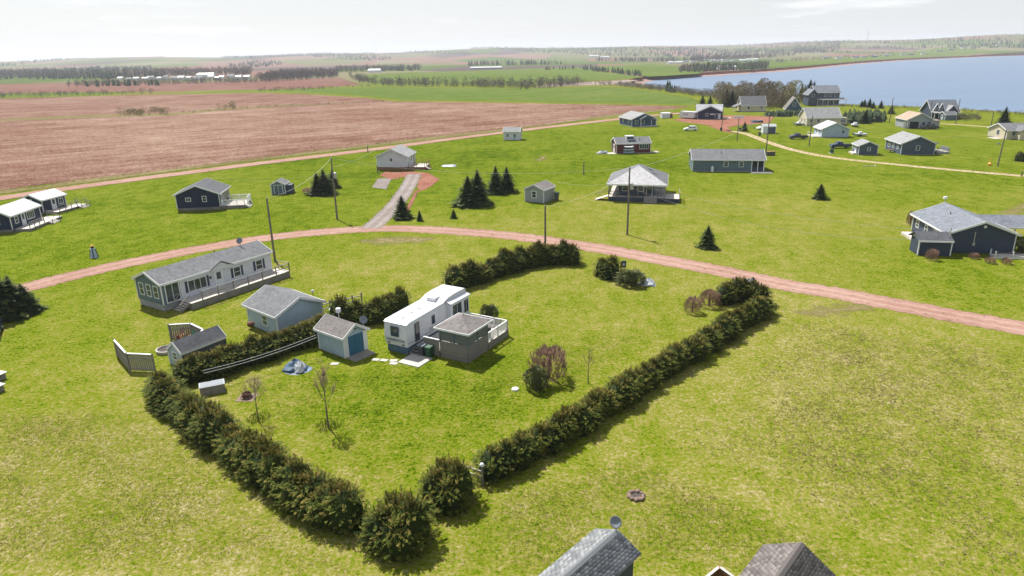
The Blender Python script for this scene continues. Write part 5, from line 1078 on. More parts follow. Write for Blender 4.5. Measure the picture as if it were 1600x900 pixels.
t = near_shed((1253,848), (1217,900), 1.75, 'shed with brown grey shingled gable roof beside the brown deck rail', M['tabs_brown'], 'slate_dk', ze=2.95)
p0, p1 = G(1104, 902, 1.2), G(1124, 886, 1.2); p2 = G(1142, 899, 1.2)
rl = thing('deck_rail', 'brown timber rail corner with pale cap beside the brown grey shingled shed', 'railing', (p1.x, p1.y, 0))
for p in (p0, p2):
    q = Vector((p.x - p1.x, p.y - p1.y, 0)); q = q * 1.6; MB().bar((0,0,1.22), (q.x,q.y,1.22), .14, .05).build('cap_rail', M['woodlight'], rl); MB().bar((0,0,.7), (q.x,q.y,.7), .05, .85).build('panel', M['woodbrown'], rl)
    MB().box(q.x-.06,q.x+.06,q.y-.06,q.y+.06,0,1.25).build('post', M['woodbrown'], rl)
MB().box(-.06,.06,-.06,.06,0,1.25).build('post', M['woodbrown'], rl)

# ------------------------------------------------------------------ utility poles and wires
POLES = {}
def pole(key, base, top_v, label, hgt=None, arm=False, trans=False, lean=(0, 0)):
    b = G(*base)
    if hgt is None:
        Xr = G(base[0], base[1]); Y = Xr.y
        a, bb = base[0] - 800, 450 - top_v; y = -a * sR + bb * cR; Yd, Zd = FPX * cP + y * sP, -FPX * sP + y * cP; hgt = CAM_H + Zd * (Y / Yd)
    t = thing('utility_pole', label, 'pole', b, 0, 'utility poles'); top = Vector((lean[0], lean[1], hgt))
    MB().tube((0,0,-.1), top, .16, .11, 10).build('pole', M['pole'], t)
    if arm: MB().bar(top + Vector((-.9,0,-.5)), top + Vector((.9,0,-.5)), .1, .12).build('crossarm', M['pole'], t)
    for dx in ((-.8, .8) if arm else (0,)): MB().lathe([(.05,0),(.07,.08),(.04,.18)], (top.x + dx, top.y, top.z - (.44 if arm else 0)), 8).build('insulator', M['steel'], t)
    if trans: MB().lathe([(.22,0),(.25,.06),(.25,.8),(.2,.9),(.06,.95)], (top.x + .38, top.y, top.z * .68), 12).build('transformer', M['steel'], t)
    POLES[key] = b + top; return t
pole('a', (430,409), 310, 'weathered utility pole at the right end of the mobile home')
pole('b', (527,343), 247, 'tall utility pole with transformer beside dirt road and gravel drive junction', trans=True)
pole('c', (980,367), 262, 'utility pole with transformer before the hip roofed house', trans=True)
pole('d', (852,400), 322, 'utility pole rising out of the back hedge by the dirt road')
pole('e', (912,273.5), 252.5, 'short bare pole on the lawn left of the hip roofed house')
pole('f', (1196,246), 178, 'utility pole beside the porch end of the long grey blue house')
pole('g', (1151.5,220), 184, 'utility pole on the grass before the navy house', arm=False)
pole('h', (1127.5,202), 163, 'utility pole at the edge of the red soil yard')
pole('i', (1264,228), 181, 'utility pole beside the sandy track near the bungalow porch')
pole('j', (1389.5,192), 153, 'utility pole at the left corner of the tan roofed house')
pole('k', (1451,190), 158, 'utility pole between the tan roofed house and the bay shore')
pole('l', (1493,194), 155, 'utility pole at the right of the steep roofed blue house')
pole('m', (1546.5,206), 174, 'utility pole by the sandy path at the cream house')
pole('n', (1558.5,260), 203, 'utility pole with small grey lamp box near the orange marker', lean=(.3,0))
pole('o', (1596,275.5), 268, 'short stub post at the edge of the sandy track')
pole('p', (590,270.5), 259, 'short post at the corner of the white gable cottage')
pole('q', (575,238), 228, 'short post at the edge of the field road')
t = thing('lamp_arm', 'small grey lamp box on an arm hung from the power pole', 'lamp', POLES['n'] * Vector((1,1,0)) + Vector((0,0,POLES['n'].z - 2.4)) if False else Vector((POLES['n'].x, POLES['n'].y, POLES['n'].z * .62)))
MB().bar((-.05,0,0), (-1.0,0,.1), .06, .06).build('arm', M['steel'], t); MB().box(-1.4,-.9,-.2,.2,-.1,.2).build('lamp', M['dish'], t)
def wire(a, b, sag, label, r=.016):
    a, b = Vector(a), Vector(b); mb = MB(); n = 14; prev = None
    for i in range(n + 1):
        t_ = i / n; p = a.lerp(b, t_); p.z -= sag * 4 * t_ * (1 - t_)
        if prev is not None: mb.tube(prev - a, p - a, r, n=4)
        prev = p
    o = mb.build('power_line', M['wire']); o.location = a; tag(o, label, 'power line', 'power lines'); return o
z_ = Vector((0, 0, 1))
wire(POLES['a'], POLES['b'], 1.0, 'power line between mobile home pole and junction pole')
wire(POLES['b'], POLES['c'], 1.6, 'power line from the junction pole to the hip roofed house pole')
wire(POLES['b'] - z_ * 1.5, G(589, 252) + z_ * 3.2, .5, 'service line from the junction pole to the white gable cottage')
wire(POLES['b'] - z_ * 2.5, G(330, 300) + z_ * 3.0, .8, 'service line from the junction pole to the navy gable cottage')
wire(POLES['c'] - z_ * .3, POLES['f'], 1.2, 'power line from the hip house pole to the porch end pole')
wire(POLES['c'] - z_ * 2.2, G(1476, 395) + Vector((0, 0, 3.0)), 1.2, 'upper service line to the big dark slate house')
wire(POLES['c'] - z_ * 2.8, G(1420, 404) + Vector((0, 0, 2.6)), 2.0, 'lower service line to the big slate house shed')
wire(POLES['d'] - z_ * .2, POLES['c'] - z_ * 1.0, .6, 'power line from the hedge pole to the hip house pole')
wire(POLES['c'] - z_ * 1.8, G(870, 305) + z_ * 2.6, .7, 'service line to the pale grey gabled shed')
wire(POLES['i'], POLES['f'], .8, 'power line along the sandy track to the bungalow pole')
wire(POLES['n'] - z_, POLES['i'] - z_, 2.0, 'power line along the sandy track to the marker pole')
p1_, p2_ = G(498, 556), G(322, 606)
wire(p1_ + z_ * 2.1, p2_ + z_ * 1.6, .25, 'upper thin cable running along the hedge from the shed', .02); wire(p1_ + z_ * 1.85, p2_ + z_ * 1.35, .25, 'lower thin cable running along the hedge from the shed', .02)

# ------------------------------------------------------------------ vegetation
def kites(pos, dr, ln, wd, up=None, droop=.15, tint=None):
    """leaf-sized kite faces: base, side, tip, side"""
    N = len(pos); dr = dr / np.linalg.norm(dr, axis=1, keepdims=True)
    up = np.tile([0, 0, 1.0], (N, 1)) if up is None else up
    side = np.cross(dr, up); side /= np.linalg.norm(side, axis=1, keepdims=True) + 1e-6
    ln, wd = ln[:, None], wd[:, None]; dz = np.zeros((N, 3)); dz[:, 2:] = -droop * ln
    V = np.stack([pos, pos + dr*ln*.55 + side*wd + dz*.3, pos + dr*ln + dz, pos + dr*ln*.55 - side*wd + dz*.3], 1).reshape(-1, 3)
    F = np.arange(4 * N).reshape(-1, 4); T = np.repeat(tint if tint is not None else rng.random(N), 4)
    return V, F, T
def join(parts):
    V, F, T, o = [], [], [], 0
    for v, f, t in parts: V.append(v); F.append(f + o); T.append(t); o += len(v)
    return np.concatenate(V), np.concatenate(F), np.concatenate(T)
def bush_mesh(name, mat, N=1500, top_flat=.55, leaf=.19, upright=.25, core=.80, tipmix=.5, seed=0, thin=.28):
    """rounded shrub of radius 1 and height 1 made of small drooping sprays over a core darkened to stand for inner shade"""
    r = np.random.default_rng(seed)
    ph = r.uniform(0, 2*np.pi, N); cz = r.uniform(.02, 1, N) ** .8
    lump = 1 + .10*np.sin(3*ph + seed) + .08*np.sin(5*ph + cz*7 + seed*2) + .06*np.sin(9*ph + cz*15)
    rad = np.sqrt(np.clip(1 - (np.clip(cz - .15, 0, 1)/.88) ** (2 / top_flat), 0, 1)) * (.80 + .20*np.minimum(1, cz/.25)) * lump
    k = r.uniform(.70, 1.0, N)
    topm = cz > .82; k = np.where(topm, r.uniform(0, 1, N) ** .5, k)
    pos = np.stack([rad*k*np.cos(ph), rad*k*np.sin(ph), cz*(.9 + .1*k) * (1 - .06*np.sin(4*ph))], 1)
    out = np.stack([np.cos(ph), np.sin(ph), np.full(N, upright) + .9*(cz > .8)], 1) + r.normal(0, .38, (N, 3))
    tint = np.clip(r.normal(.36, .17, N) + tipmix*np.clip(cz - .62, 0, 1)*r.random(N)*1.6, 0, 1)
    parts = []
    for da, sc in ((0, 1.0), (.55, .72), (-.55, .72)):
        c, s = math.cos(da), math.sin(da); d = np.stack([out[:,0]*c - out[:,1]*s, out[:,0]*s + out[:,1]*c, out[:,2]], 1)
        ln = leaf * sc * r.uniform(.7, 1.3, N); parts.append(kites(pos, d, ln, ln*thin, droop=.12, tint=np.clip(tint + r.normal(0, .07, N), 0, 1)))
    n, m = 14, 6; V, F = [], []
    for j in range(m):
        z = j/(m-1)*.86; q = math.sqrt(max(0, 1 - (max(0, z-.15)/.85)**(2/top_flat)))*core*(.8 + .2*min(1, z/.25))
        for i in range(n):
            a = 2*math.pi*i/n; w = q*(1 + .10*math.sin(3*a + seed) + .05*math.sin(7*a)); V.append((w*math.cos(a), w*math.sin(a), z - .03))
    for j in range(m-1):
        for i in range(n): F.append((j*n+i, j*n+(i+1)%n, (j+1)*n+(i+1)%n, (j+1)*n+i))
    parts.append((np.array(V), np.array(F), np.full(len(V), .05)))  # near-black core blocks light and paints the shade between sprays
    return np_mesh(name, *[x for x in join(parts)][:2], mat, join(parts)[2])
def spruce_meshes(seed=0, levels=20, base_r=.27):
    """unit-high spruce: (trunk mesh, crown mesh)"""
    r = np.random.default_rng(100 + seed); P, Dv, Ln = [], [], []
    for i in range(levels):
        f = i/(levels-1); z = .07 + .91*f; R_ = base_r*(1 - f)**.85*(1 + .12*r.normal()) + .012; n = int(13 - 7*f)
        for k in range(n):
            a = 2*math.pi*(k + r.random()*.6)/n + i*.7; L = R_*r.uniform(.72, 1.12); d = np.array([math.cos(a), math.sin(a), -.16 + .55*f])
            for q in (.25, .5, .75): 
                P.append((d[0]*L*q, d[1]*L*q, z + d[2]*L*q)); Dv.append(d + r.normal(0, .28, 3)); Ln.append(L*r.uniform(.42, .62) + .018)
                for s in (-1, 1):
                    aa = a + s*.75; P.append((d[0]*L*q, d[1]*L*q, z + d[2]*L*q)); Dv.append(np.array([math.cos(aa), math.sin(aa), d[2] + r.normal(0, .12)])); Ln.append(L*r.uniform(.28, .45) + .012)
    P, Dv, Ln = np.array(P), np.array(Dv), np.array(Ln); T = np.clip(r.normal(.38, .18, len(P)), 0, 1)
    V, F, T4 = kites(P, Dv, Ln, Ln*.26, droop=.15, tint=T)
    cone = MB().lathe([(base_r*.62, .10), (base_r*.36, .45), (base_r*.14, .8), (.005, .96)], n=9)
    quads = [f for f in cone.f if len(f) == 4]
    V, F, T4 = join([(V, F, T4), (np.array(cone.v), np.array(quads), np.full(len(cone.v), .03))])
    crown = np_mesh('crown', V, F, M['spruce'], T4)
    trunk = MB().tube((0,0,-.01), (0,0,.95), .022, .004, 7).mesh('trunk', M['bark'])
    return trunk, crown
def hedge_mesh(seed, boughs=250, per=20):
    """sheared spruce: flat boughs reaching out of a near-black core as painted shade, ragged shoots on top"""
    r = np.random.default_rng(500 + seed); P, D_, Ln, T = [], [], [], []
    def prof(z): return (.93 + .09*z)*(1 - .80*max(0, (z - .35)/.65)**2.6)
    for b in range(boughs):
        top = b > boughs*.72
        cz = r.uniform(.03, .86) if not top else r.uniform(.80, .97); ph = r.uniform(0, 2*math.pi)
        R_ = prof(cz)*(1 + .09*math.sin(3*ph + seed) + .07*math.sin(7*ph + cz*9)); k = r.uniform(.78, 1.04) if not top else r.uniform(.1, 1.0)
        o = np.array([R_*k*math.cos(ph), R_*k*math.sin(ph), cz]); up_ = r.uniform(-.10, .22) if not top else r.uniform(.5, 1.8)
        ax = np.array([math.cos(ph) + r.normal(0, .22), math.sin(ph) + r.normal(0, .22), up_]); ax /= np.linalg.norm(ax); sd_ = np.cross(ax, [0, 0, 1]); sd_ /= np.linalg.norm(sd_) + 1e-6
        L = r.uniform(.20, .38) if not top else r.uniform(.14, .30); t0 = np.clip(r.normal(.40, .16) + (.22*r.random() if top else 0), .02, 1)
        for j in range(per):
            t = (j + r.random())/per; w = .42*L*(1 - t)*r.uniform(-1, 1)
            P.append(o + ax*(t - .55)*L + sd_*w*.6 + [0, 0, r.normal(0, .012)]); d = ax*1.0 + sd_*np.sign(w)*r.uniform(.2, .9) + [0, 0, r.normal(0, .16)]; D_.append(d); Ln.append(r.uniform(.05, .11))
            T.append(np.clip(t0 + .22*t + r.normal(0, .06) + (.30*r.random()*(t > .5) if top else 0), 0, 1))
    P, D_, Ln = np.array(P), np.array(D_), np.array(Ln); parts = [kites(P, D_, Ln, Ln*.24, droop=.10, tint=np.array(T))]
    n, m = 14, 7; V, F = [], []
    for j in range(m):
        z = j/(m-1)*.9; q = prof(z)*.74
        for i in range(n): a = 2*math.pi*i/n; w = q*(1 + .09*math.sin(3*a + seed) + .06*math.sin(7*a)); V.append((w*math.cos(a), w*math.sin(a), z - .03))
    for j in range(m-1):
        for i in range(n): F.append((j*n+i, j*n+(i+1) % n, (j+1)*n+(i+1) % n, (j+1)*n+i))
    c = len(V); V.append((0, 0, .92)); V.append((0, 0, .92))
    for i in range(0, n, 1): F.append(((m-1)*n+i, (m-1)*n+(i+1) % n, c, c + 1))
    parts.append((np.array(V), np.array(F), np.full(len(V), .10))); J = join(parts)  # core tinted near-black as painted shade in the gaps between boughs
    return np_mesh('shrub', J[0], J[1], M['hedge'], J[2])
HB = [hedge_mesh(i) for i in range(6)]
SPR = [spruce_meshes(i, base_r=(.25, .30, .34)[i]) for i in range(3)]
def spruce(u, v, hgt, label, k=0, group='young spruces on the lawns', spread=1.0):
    t = thing('spruce_tree', label, 'tree', G(u, v) if not isinstance(u, Vector) else u, random.uniform(0, 6), group); tr, cr_ = SPR[k]
    w_ = hgt*spread*random.uniform(1.1, 1.35)
    for nm, me in (('trunk', tr), ('crown', cr_)): o = link(nm, me, t); o.scale = (w_, w_*random.uniform(.9, 1.1), hgt)
    return t
def hedge(px, label, w, hgt, step=1.35, jitter=.22, ends=True, fat=1.0):
    P = [G(*p) for p in px]; root = thing('hedge', label, 'hedge', P[0]); O = P[0]; k = 0
    C = catmull([p.to_2d() for p in P], 10); acc = 0; pts_ = [C[0]]
    for a, b in zip(C, C[1:]):
        acc += (b - a).length
        if acc >= step: pts_.append(b); acc = 0
    for q in pts_:
        o = link('shrub', random.choice(HB), root); s = random.uniform(1 - jitter, 1 + jitter*.6)
        o.location = (q.x - O.x + random.uniform(-.28, .28), q.y - O.y + random.uniform(-.28, .28), -.02); o.rotation_euler.z = random.uniform(0, 6.3)
        k = random.uniform(.74, 1.12); o.scale = (w*k, w*k*random.uniform(.9, 1.1), hgt*s)
    return root
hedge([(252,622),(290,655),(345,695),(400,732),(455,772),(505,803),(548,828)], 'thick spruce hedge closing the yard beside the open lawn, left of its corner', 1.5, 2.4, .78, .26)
def bush(u, v, w, hgt, label, me=None, name='spruce_bush', cat='bush', n=4, spread=.42):
    t = thing(name, label, cat, G(u, v), random.uniform(0, 6))
    for i in range(n):
        o = link('shrub', me or HB[i % 5], t); a = i*2*math.pi/n; o.location = (w*spread*math.cos(a)*(n > 1), w*spread*math.sin(a)*(n > 1), -.02); o.rotation_euler.z = i*2.0
        o.scale = (w*(.78 if n > 1 else 1), w*(.78 if n > 1 else 1), hgt*(1 - .1*i))
    return t
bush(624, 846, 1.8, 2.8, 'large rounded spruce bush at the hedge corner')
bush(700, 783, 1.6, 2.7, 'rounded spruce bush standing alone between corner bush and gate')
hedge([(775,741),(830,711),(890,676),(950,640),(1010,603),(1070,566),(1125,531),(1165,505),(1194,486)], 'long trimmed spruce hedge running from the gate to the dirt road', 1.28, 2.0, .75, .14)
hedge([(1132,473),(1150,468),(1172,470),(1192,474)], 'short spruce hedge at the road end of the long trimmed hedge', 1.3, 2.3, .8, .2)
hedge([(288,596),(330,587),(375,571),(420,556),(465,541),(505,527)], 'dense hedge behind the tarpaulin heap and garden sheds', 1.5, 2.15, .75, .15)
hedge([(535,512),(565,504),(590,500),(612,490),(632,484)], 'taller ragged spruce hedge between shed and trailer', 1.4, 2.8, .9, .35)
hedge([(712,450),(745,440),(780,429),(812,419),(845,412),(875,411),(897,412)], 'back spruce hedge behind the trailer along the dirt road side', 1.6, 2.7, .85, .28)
bush(950, 432, 1.55, 2.5, 'dark rounded spruce bush beside the sign post', n=3)
PALE = bush_mesh('shrub', M['leaf_pale'], 1500, .5, .16, .9, .45, .3, 31, .2); REDS = bush_mesh('shrub', M['leaf_red'], 1000, .5, .24, 1.7, .10, .3, 32, .07)
bush(986, 444, 1.75, 1.55, 'pale olive deciduous shrub beside the white covered mound', PALE, 'shrub_clump', 'shrub', 1)
bush(1082, 488, .9, 1.5, 'reddish bare shrub in the lawn, farther from the short hedge', REDS, 'bare_shrub', 'shrub', 1)
bush(1108, 478, 1.1, 1.6, 'reddish bare shrub touching the short hedge', REDS, 'bare_shrub', 'shrub', 1)
bush(858, 590, 1.55, 2.5, 'large reddish brown bare shrub in the hedged yard', REDS, 'bare_shrub', 'shrub', 1); bush(838, 607, 1.0, 1.7, 'small olive shrub leaning against the large reddish shrub', PALE, 'shrub_clump', 'shrub', 1)
bush(765, 500, 1.0, 1.5, 'olive shrub against the white railing of the trailer deck', PALE, 'shrub_clump', 'shrub', 1)
bush(1455, 406, .75, 1.3, 'bare reddish shrub before the attached shed of the slate house', REDS, 'bare_shrub', 'shrub', 1)
for u, v, lb in ((1546,411,'low brown shrub at the left end of the low deck'),(1572,412,'low brown shrub at the right end of the low deck'),(1521,404,'low brown shrub under the slate house gable'),(1422,352,'bare shrub behind the side deck of the slate house')): bush(u, v, .6, .7 if v > 360 else 2.0, lb, REDS, 'bare_shrub', 'shrub', 1)
bush(1598, 395, 1.2, 1.6, 'olive shrub beside the right wall of the slate house', PALE, 'shrub_clump', 'shrub', 1)
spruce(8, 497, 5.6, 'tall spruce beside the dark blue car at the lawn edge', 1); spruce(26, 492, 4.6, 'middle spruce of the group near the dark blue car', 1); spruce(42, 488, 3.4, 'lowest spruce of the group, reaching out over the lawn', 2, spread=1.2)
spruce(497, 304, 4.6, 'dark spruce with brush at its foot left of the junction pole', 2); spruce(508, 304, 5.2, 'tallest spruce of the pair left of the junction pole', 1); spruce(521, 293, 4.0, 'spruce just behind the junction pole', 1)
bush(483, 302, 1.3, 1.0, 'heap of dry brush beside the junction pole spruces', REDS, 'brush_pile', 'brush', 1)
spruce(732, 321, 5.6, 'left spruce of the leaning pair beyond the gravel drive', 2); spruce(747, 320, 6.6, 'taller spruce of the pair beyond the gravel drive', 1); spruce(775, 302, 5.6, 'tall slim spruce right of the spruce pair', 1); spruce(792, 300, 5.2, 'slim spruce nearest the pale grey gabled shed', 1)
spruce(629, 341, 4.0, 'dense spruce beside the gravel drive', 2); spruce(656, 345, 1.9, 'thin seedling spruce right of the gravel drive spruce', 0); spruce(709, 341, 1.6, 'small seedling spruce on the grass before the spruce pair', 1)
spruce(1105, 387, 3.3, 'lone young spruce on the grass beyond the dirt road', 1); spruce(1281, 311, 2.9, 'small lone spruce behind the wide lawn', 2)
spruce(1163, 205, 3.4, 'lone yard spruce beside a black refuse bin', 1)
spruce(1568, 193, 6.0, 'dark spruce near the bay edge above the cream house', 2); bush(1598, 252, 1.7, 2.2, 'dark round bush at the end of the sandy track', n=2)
# bare trees
def bare_tree_mesh(seed, upright=.55, levels=5):
    rs = random.Random(seed); mb = MB()
    def grow(p, d, L, r_, lv):
        q = p + d*L; mb.tube(p, q, r_, r_*.68, 5 if lv > 2 else 3)
        if lv == 0: return
        for k in range(rs.choice((2, 3, 3)) if lv > 1 else 3):
            nd = (d + Vector((rs.uniform(-1, 1), rs.uniform(-1, 1), rs.uniform(-.15, .6)))*(.62 - .28*upright) + Vector((0, 0, upright*.25))).normalized()
            grow(p.lerp(q, rs.uniform(.72, 1.0)), nd, L*rs.uniform(.6, .82), max(.0045, r_*.58), lv - 1)
    return mb, grow
def bare_tree(u, v, hgt, label, seed, upright=.6, clear=.28, leaf=None, twig=.003, narrow=1.0):
    t = thing('bare_tree', label, 'tree', G(u, v)); rs = random.Random(seed)
    MB().tube((0,0,-.05), (.03*hgt*rs.uniform(-1,1)*.3,0,hgt*clear), .013*hgt, .010*hgt, 8).build('trunk', M['bark'], t)
    mb = MB(); tips = []
    def grow(p, d, L, r_, lv):
        q = p + d*L; mb.tube(p, q, r_, r_*.66, 5 if lv > 2 else 3); tips.append(q)
        if lv == 0: return
        for k in range(3 if lv != 2 else 4):
            nd = (d*.9 + Vector((rs.uniform(-1, 1), rs.uniform(-1, 1), rs.uniform(-.3, .5)))*(1.0 - .55*upright) + Vector((0, 0, upright*.3))).normalized()
            grow(p.lerp(q, rs.uniform(.45, 1.0)), nd, L*rs.uniform(.62, .85), max(twig*hgt*.5, r_*.55), lv - 1)
    top = Vector((0, 0, hgt*clear - .02*hgt)); grow(top, Vector((0, 0, 1)), hgt*.27, .009*hgt, 4)
    for k in range(4): grow(top + Vector((0,0,hgt*.05*k)), Vector((math.cos(k*1.7), math.sin(k*1.7), 1.1)).normalized(), hgt*.2, .006*hgt, 3)
    me = mb.mesh('branches', M['bark'])
    zmax = max(v_.co.z for v_ in me.vertices)
    o = link('branches', me, t)
    k = (hgt - hgt*clear)/max(.1, zmax - hgt*clear)
    o.scale = (narrow, narrow, k); o.location.z = hgt*clear*(1 - k)
    if leaf:
        P = np.array([[*p] for p in tips]); P[:, :2] *= narrow; P[:, 2] = P[:, 2]*k + hgt*clear*(1-k); r = np.random.default_rng(seed); idx = r.integers(0, len(P), leaf); pos = P[idx] + r.normal(0, .05, (leaf, 3))
        V, F, T = kites(pos, r.normal(0, 1, (leaf, 3)), r.uniform(.05, .10, leaf), r.uniform(.02, .035, leaf)); link('buds', np_mesh('buds', V, F, M['leaf_red'], T), t, stuff=True)
    return t
bare_tree(404, 657, 3.9, 'small bare tree with spreading pinkish twigs beside the square fire pit', 3, .35, .36, 500, narrow=.8)
bare_tree(513, 668, 5.9, 'tall narrow bare tree in the yard lawn before the blue doored shed', 5, .95, .30, 900, narrow=.5)
bare_tree(919, 599, 3.6, 'slim leafless tree beside the long trimmed hedge', 8, .95, .34, narrow=.5)
for u, v, r_, lb in ((404,655,.9,'unmown grass ring round the tree by the fire pit'),(513,666,.9,'unmown grass ring round the tall narrow tree')):
    r = np.random.default_rng(int(u)); n = 260; c = G(u, v); a = r.uniform(0, 6.3, n); q = r_*np.sqrt(r.random(n)); pos = np.stack([q*np.cos(a), q*np.sin(a), np.zeros(n)], 1)
    V, F, T = kites(pos, np.stack([r.normal(0,.35,n), r.normal(0,.35,n), np.ones(n)], 1), r.uniform(.12,.3,n), r.uniform(.012,.025,n), np.tile([0,1.,0],(n,1)), 0, r.uniform(0,.35,n))
    o = link('grass_ring', np_mesh('grass_ring', V, F, M['grass_blades'], T)); o.location = c; tag(o, lb, 'grass', kind='stuff')

# tall tufted grass of the rough field and a thinner scatter over the near lawns
def tufts(name, label, poly_px, n, lo, hi, tint_mu, seed, per=4, fade=2.5):
    P = [G(*p).to_2d() for p in poly_px]; poly = [(p.x, p.y) for p in P]; r = np.random.default_rng(seed)
    x0, x1, y0, y1 = min(p[0] for p in poly), max(p[0] for p in poly), min(p[1] for p in poly), max(p[1] for p in poly)
    C = np.stack([r.uniform(x0, x1, n*2), r.uniform(y0, y1, n*2)], 1)
    m = np.zeros(len(C), bool); j = len(poly) - 1
    for i in range(len(poly)):
        xi, yi = poly[i]; xj, yj = poly[j]; cnd = ((yi > C[:,1]) != (yj > C[:,1])) & (C[:,0] < (xj-xi)*(C[:,1]-yi)/(yj-yi+1e-9) + xi); m ^= cnd; j = i
    C = C[m]; seg = [(np.array(poly[i-1]), np.array(poly[i])) for i in range(len(poly))]; dm = np.full(len(C), 1e9)
    for a_, b_ in seg:
        ab = b_ - a_; t_ = np.clip(((C - a_) @ ab)/(ab @ ab), 0, 1); dm = np.minimum(dm, np.linalg.norm(C - a_ - t_[:, None]*ab, axis=1))
    C = C[r.random(len(C)) < np.clip(dm/fade, .03, 1)][:n]; N = len(C); patch = .5 + .5*np.sin(C[:,0]*.55 + 2*np.sin(C[:,1]*.31))*np.sin(C[:,1]*.47 + 1.5*np.sin(C[:,0]*.23))
    c = np.repeat(C, per, 0); pt = np.repeat(patch, per); M_ = len(c)
    pos = np.concatenate([c + r.normal(0, .09, (M_, 2)), np.zeros((M_, 1))], 1); d = np.stack([r.normal(0, .75, M_), r.normal(0, .75, M_), np.full(M_, .42)], 1)
    ln = r.uniform(lo, hi, M_)*(.7 + .6*pt); T = np.clip(r.normal(tint_mu, .2, M_) + .20*(pt - .5), 0, 1)
    V, F, T = kites(pos, d, ln, ln*.13 + .006, r.normal(0, .45, (M_, 3)) + [0, 0, 1], .1, T)
    tag(link(name, np_mesh(name, V, F, M['grass_blades'], T)), label, 'grass', kind='stuff')
rough = [(1003,702),(1060,662),(1120,610),(1180,545),(1222,498),(1330,500),(1460,520),(1640,548),(1720,700),(1800,960),(1480,960),(1400,880),(1300,838),(1200,800),(1130,758),(1060,722)]
tufts('rough_grass', 'tall tufted straw and green grass of the unmown field', rough, 17000, .06, .16, .82, 1, 4, 8.0)
tufts('lawn_grass', 'short mown grass blades over the open lawn', [(-40,640),(230,640),(560,880),(650,900),(760,770),(1000,705),(1130,762),(1300,842),(1420,905),(-60,905)], 40000, .04, .10, .56, 2, 3)
tufts('yard_grass', 'short green grass blades of the hedged yard', [(300,600),(480,585),(600,570),(740,575),(800,540),(1080,500),(760,700),(640,770),(560,770)], 16000, .04, .09, .34, 3, 3)
tufts('verge_grass', 'unmown grass along the far field road verge', [(-60,308),(0,300),(200,275),(400,249.5),(600,225.5),(800,200.5),(950,182),(1040,171.5),(1040,170),(945,180),(800,198),(600,222.5),(400,246.5),(200,272),(0,296),(-60,303)], 9000, .3, .8, .72, 4, 4, .4)

# longer grass left by the mower along walls
r = np.random.default_rng(9); P_ = []
for mtx, L_, D_ in PERIM:
    for x0, y0, x1, y1 in ((0, 0, L_, 0), (0, 0, 0, D_), (L_, 0, L_, D_)):
        k = int(14*math.hypot(x1 - x0, y1 - y0))
        for t_ in r.random(k): v_ = mtx @ Vector((x0 + (x1 - x0)*t_ + r.normal(0, .16), y0 + (y1 - y0)*t_ + r.normal(0, .16), 0)); P_.append((v_.x, v_.y, 0))
P_ = np.array(P_); n_ = len(P_)
V, F, T = kites(P_, np.stack([r.normal(0,.5,n_), r.normal(0,.5,n_), np.ones(n_)], 1), r.uniform(.1,.34,n_), r.uniform(.012,.03,n_), r.normal(0,1,(n_,3)), .2, np.clip(r.normal(.38,.22,n_), 0, 1))
tag(link('wall_grass', np_mesh('wall_grass', V, F, M['grass_blades'], T)), 'longer unmown grass along the foot of the house walls', 'grass', kind='stuff')

# ------------------------------------------------------------------ distant trees
def low_conifer():
    mb = MB(); a = random.random()
    for z0, z1, r_ in ((.06, .55, .20), (.34, .8, .15), (.6, 1.0, .09)):
        n = 5; k = len(mb.v); mb.v += [(r_*math.cos(a + 2*math.pi*i/n)*random.uniform(.75, 1.25), r_*math.sin(a + 2*math.pi*i/n)*random.uniform(.75, 1.25), z0) for i in range(n)] + [(0, 0, z1)]
        mb.f += [(k+i, k+(i+1) % n, k+n) for i in range(n)]; a += .6
    return np.array(mb.v), np.array(mb.f)
def low_bare(seed, n=46, w=.30):
    r = np.random.default_rng(seed); V, F = [], []
    for i in range(n):
        z = r.uniform(.22, .95); q = w*math.sqrt(max(.03, 1 - ((z-.58)/.44)**2))*r.uniform(.3, 1); a = r.uniform(0, 6.3); p = np.array([q*math.cos(a), q*math.sin(a), z])
        s = r.uniform(.035, .075); k = len(V); d = r.normal(0, 1, 3)*.6 + [0, 0, .9]; d /= np.linalg.norm(d); e_ = r.normal(0, 1, 3); e_ /= np.linalg.norm(e_)
        V += [p - e_*s*.7, p + e_*s*.7, p + d*s*2.2]; F.append((k, k+1, k+2))
    k = len(V); V += [np.array((-.022, 0, 0)), np.array((.022, 0, 0)), np.array((0, 0, .8)), np.array((0, -.022, 0)), np.array((0, .022, 0)), np.array((0, 0, .8))]; F += [(k, k+1, k+2), (k+3, k+4, k+5)]
    return np.array(V), np.array(F)
LC = [low_conifer() for _ in range(3)]; LB = [low_bare(i) for i in range(4)]; LS = [low_bare(20 + i, 60, .55) for i in range(3)]
def scatter(C, templates, hs, seed, tint=(.5, .2), wide=1.0):
    """C (n,2) ground points -> joined triangles"""
    r = np.random.default_rng(seed); V, F, T, o = [], [], [], 0
    for (x, y), h_ in zip(C, hs):
        tv, tf = templates[r.integers(len(templates))]; a = r.uniform(0, 6.3); c, s = math.cos(a), math.sin(a); w = h_*wide*r.uniform(.8, 1.25)
        v = np.stack([(tv[:,0]*c - tv[:,1]*s)*w + x, (tv[:,0]*s + tv[:,1]*c)*w + y, tv[:,2]*h_ + hill(x, y) - .1], 1); V.append(v); F.append(tf + o); o += len(v)
        T.append(np.clip(r.normal(tint[0], tint[1]) + r.normal(0, .1, len(v)), 0, 1))
    return np.concatenate(V), np.concatenate(F), np.concatenate(T)
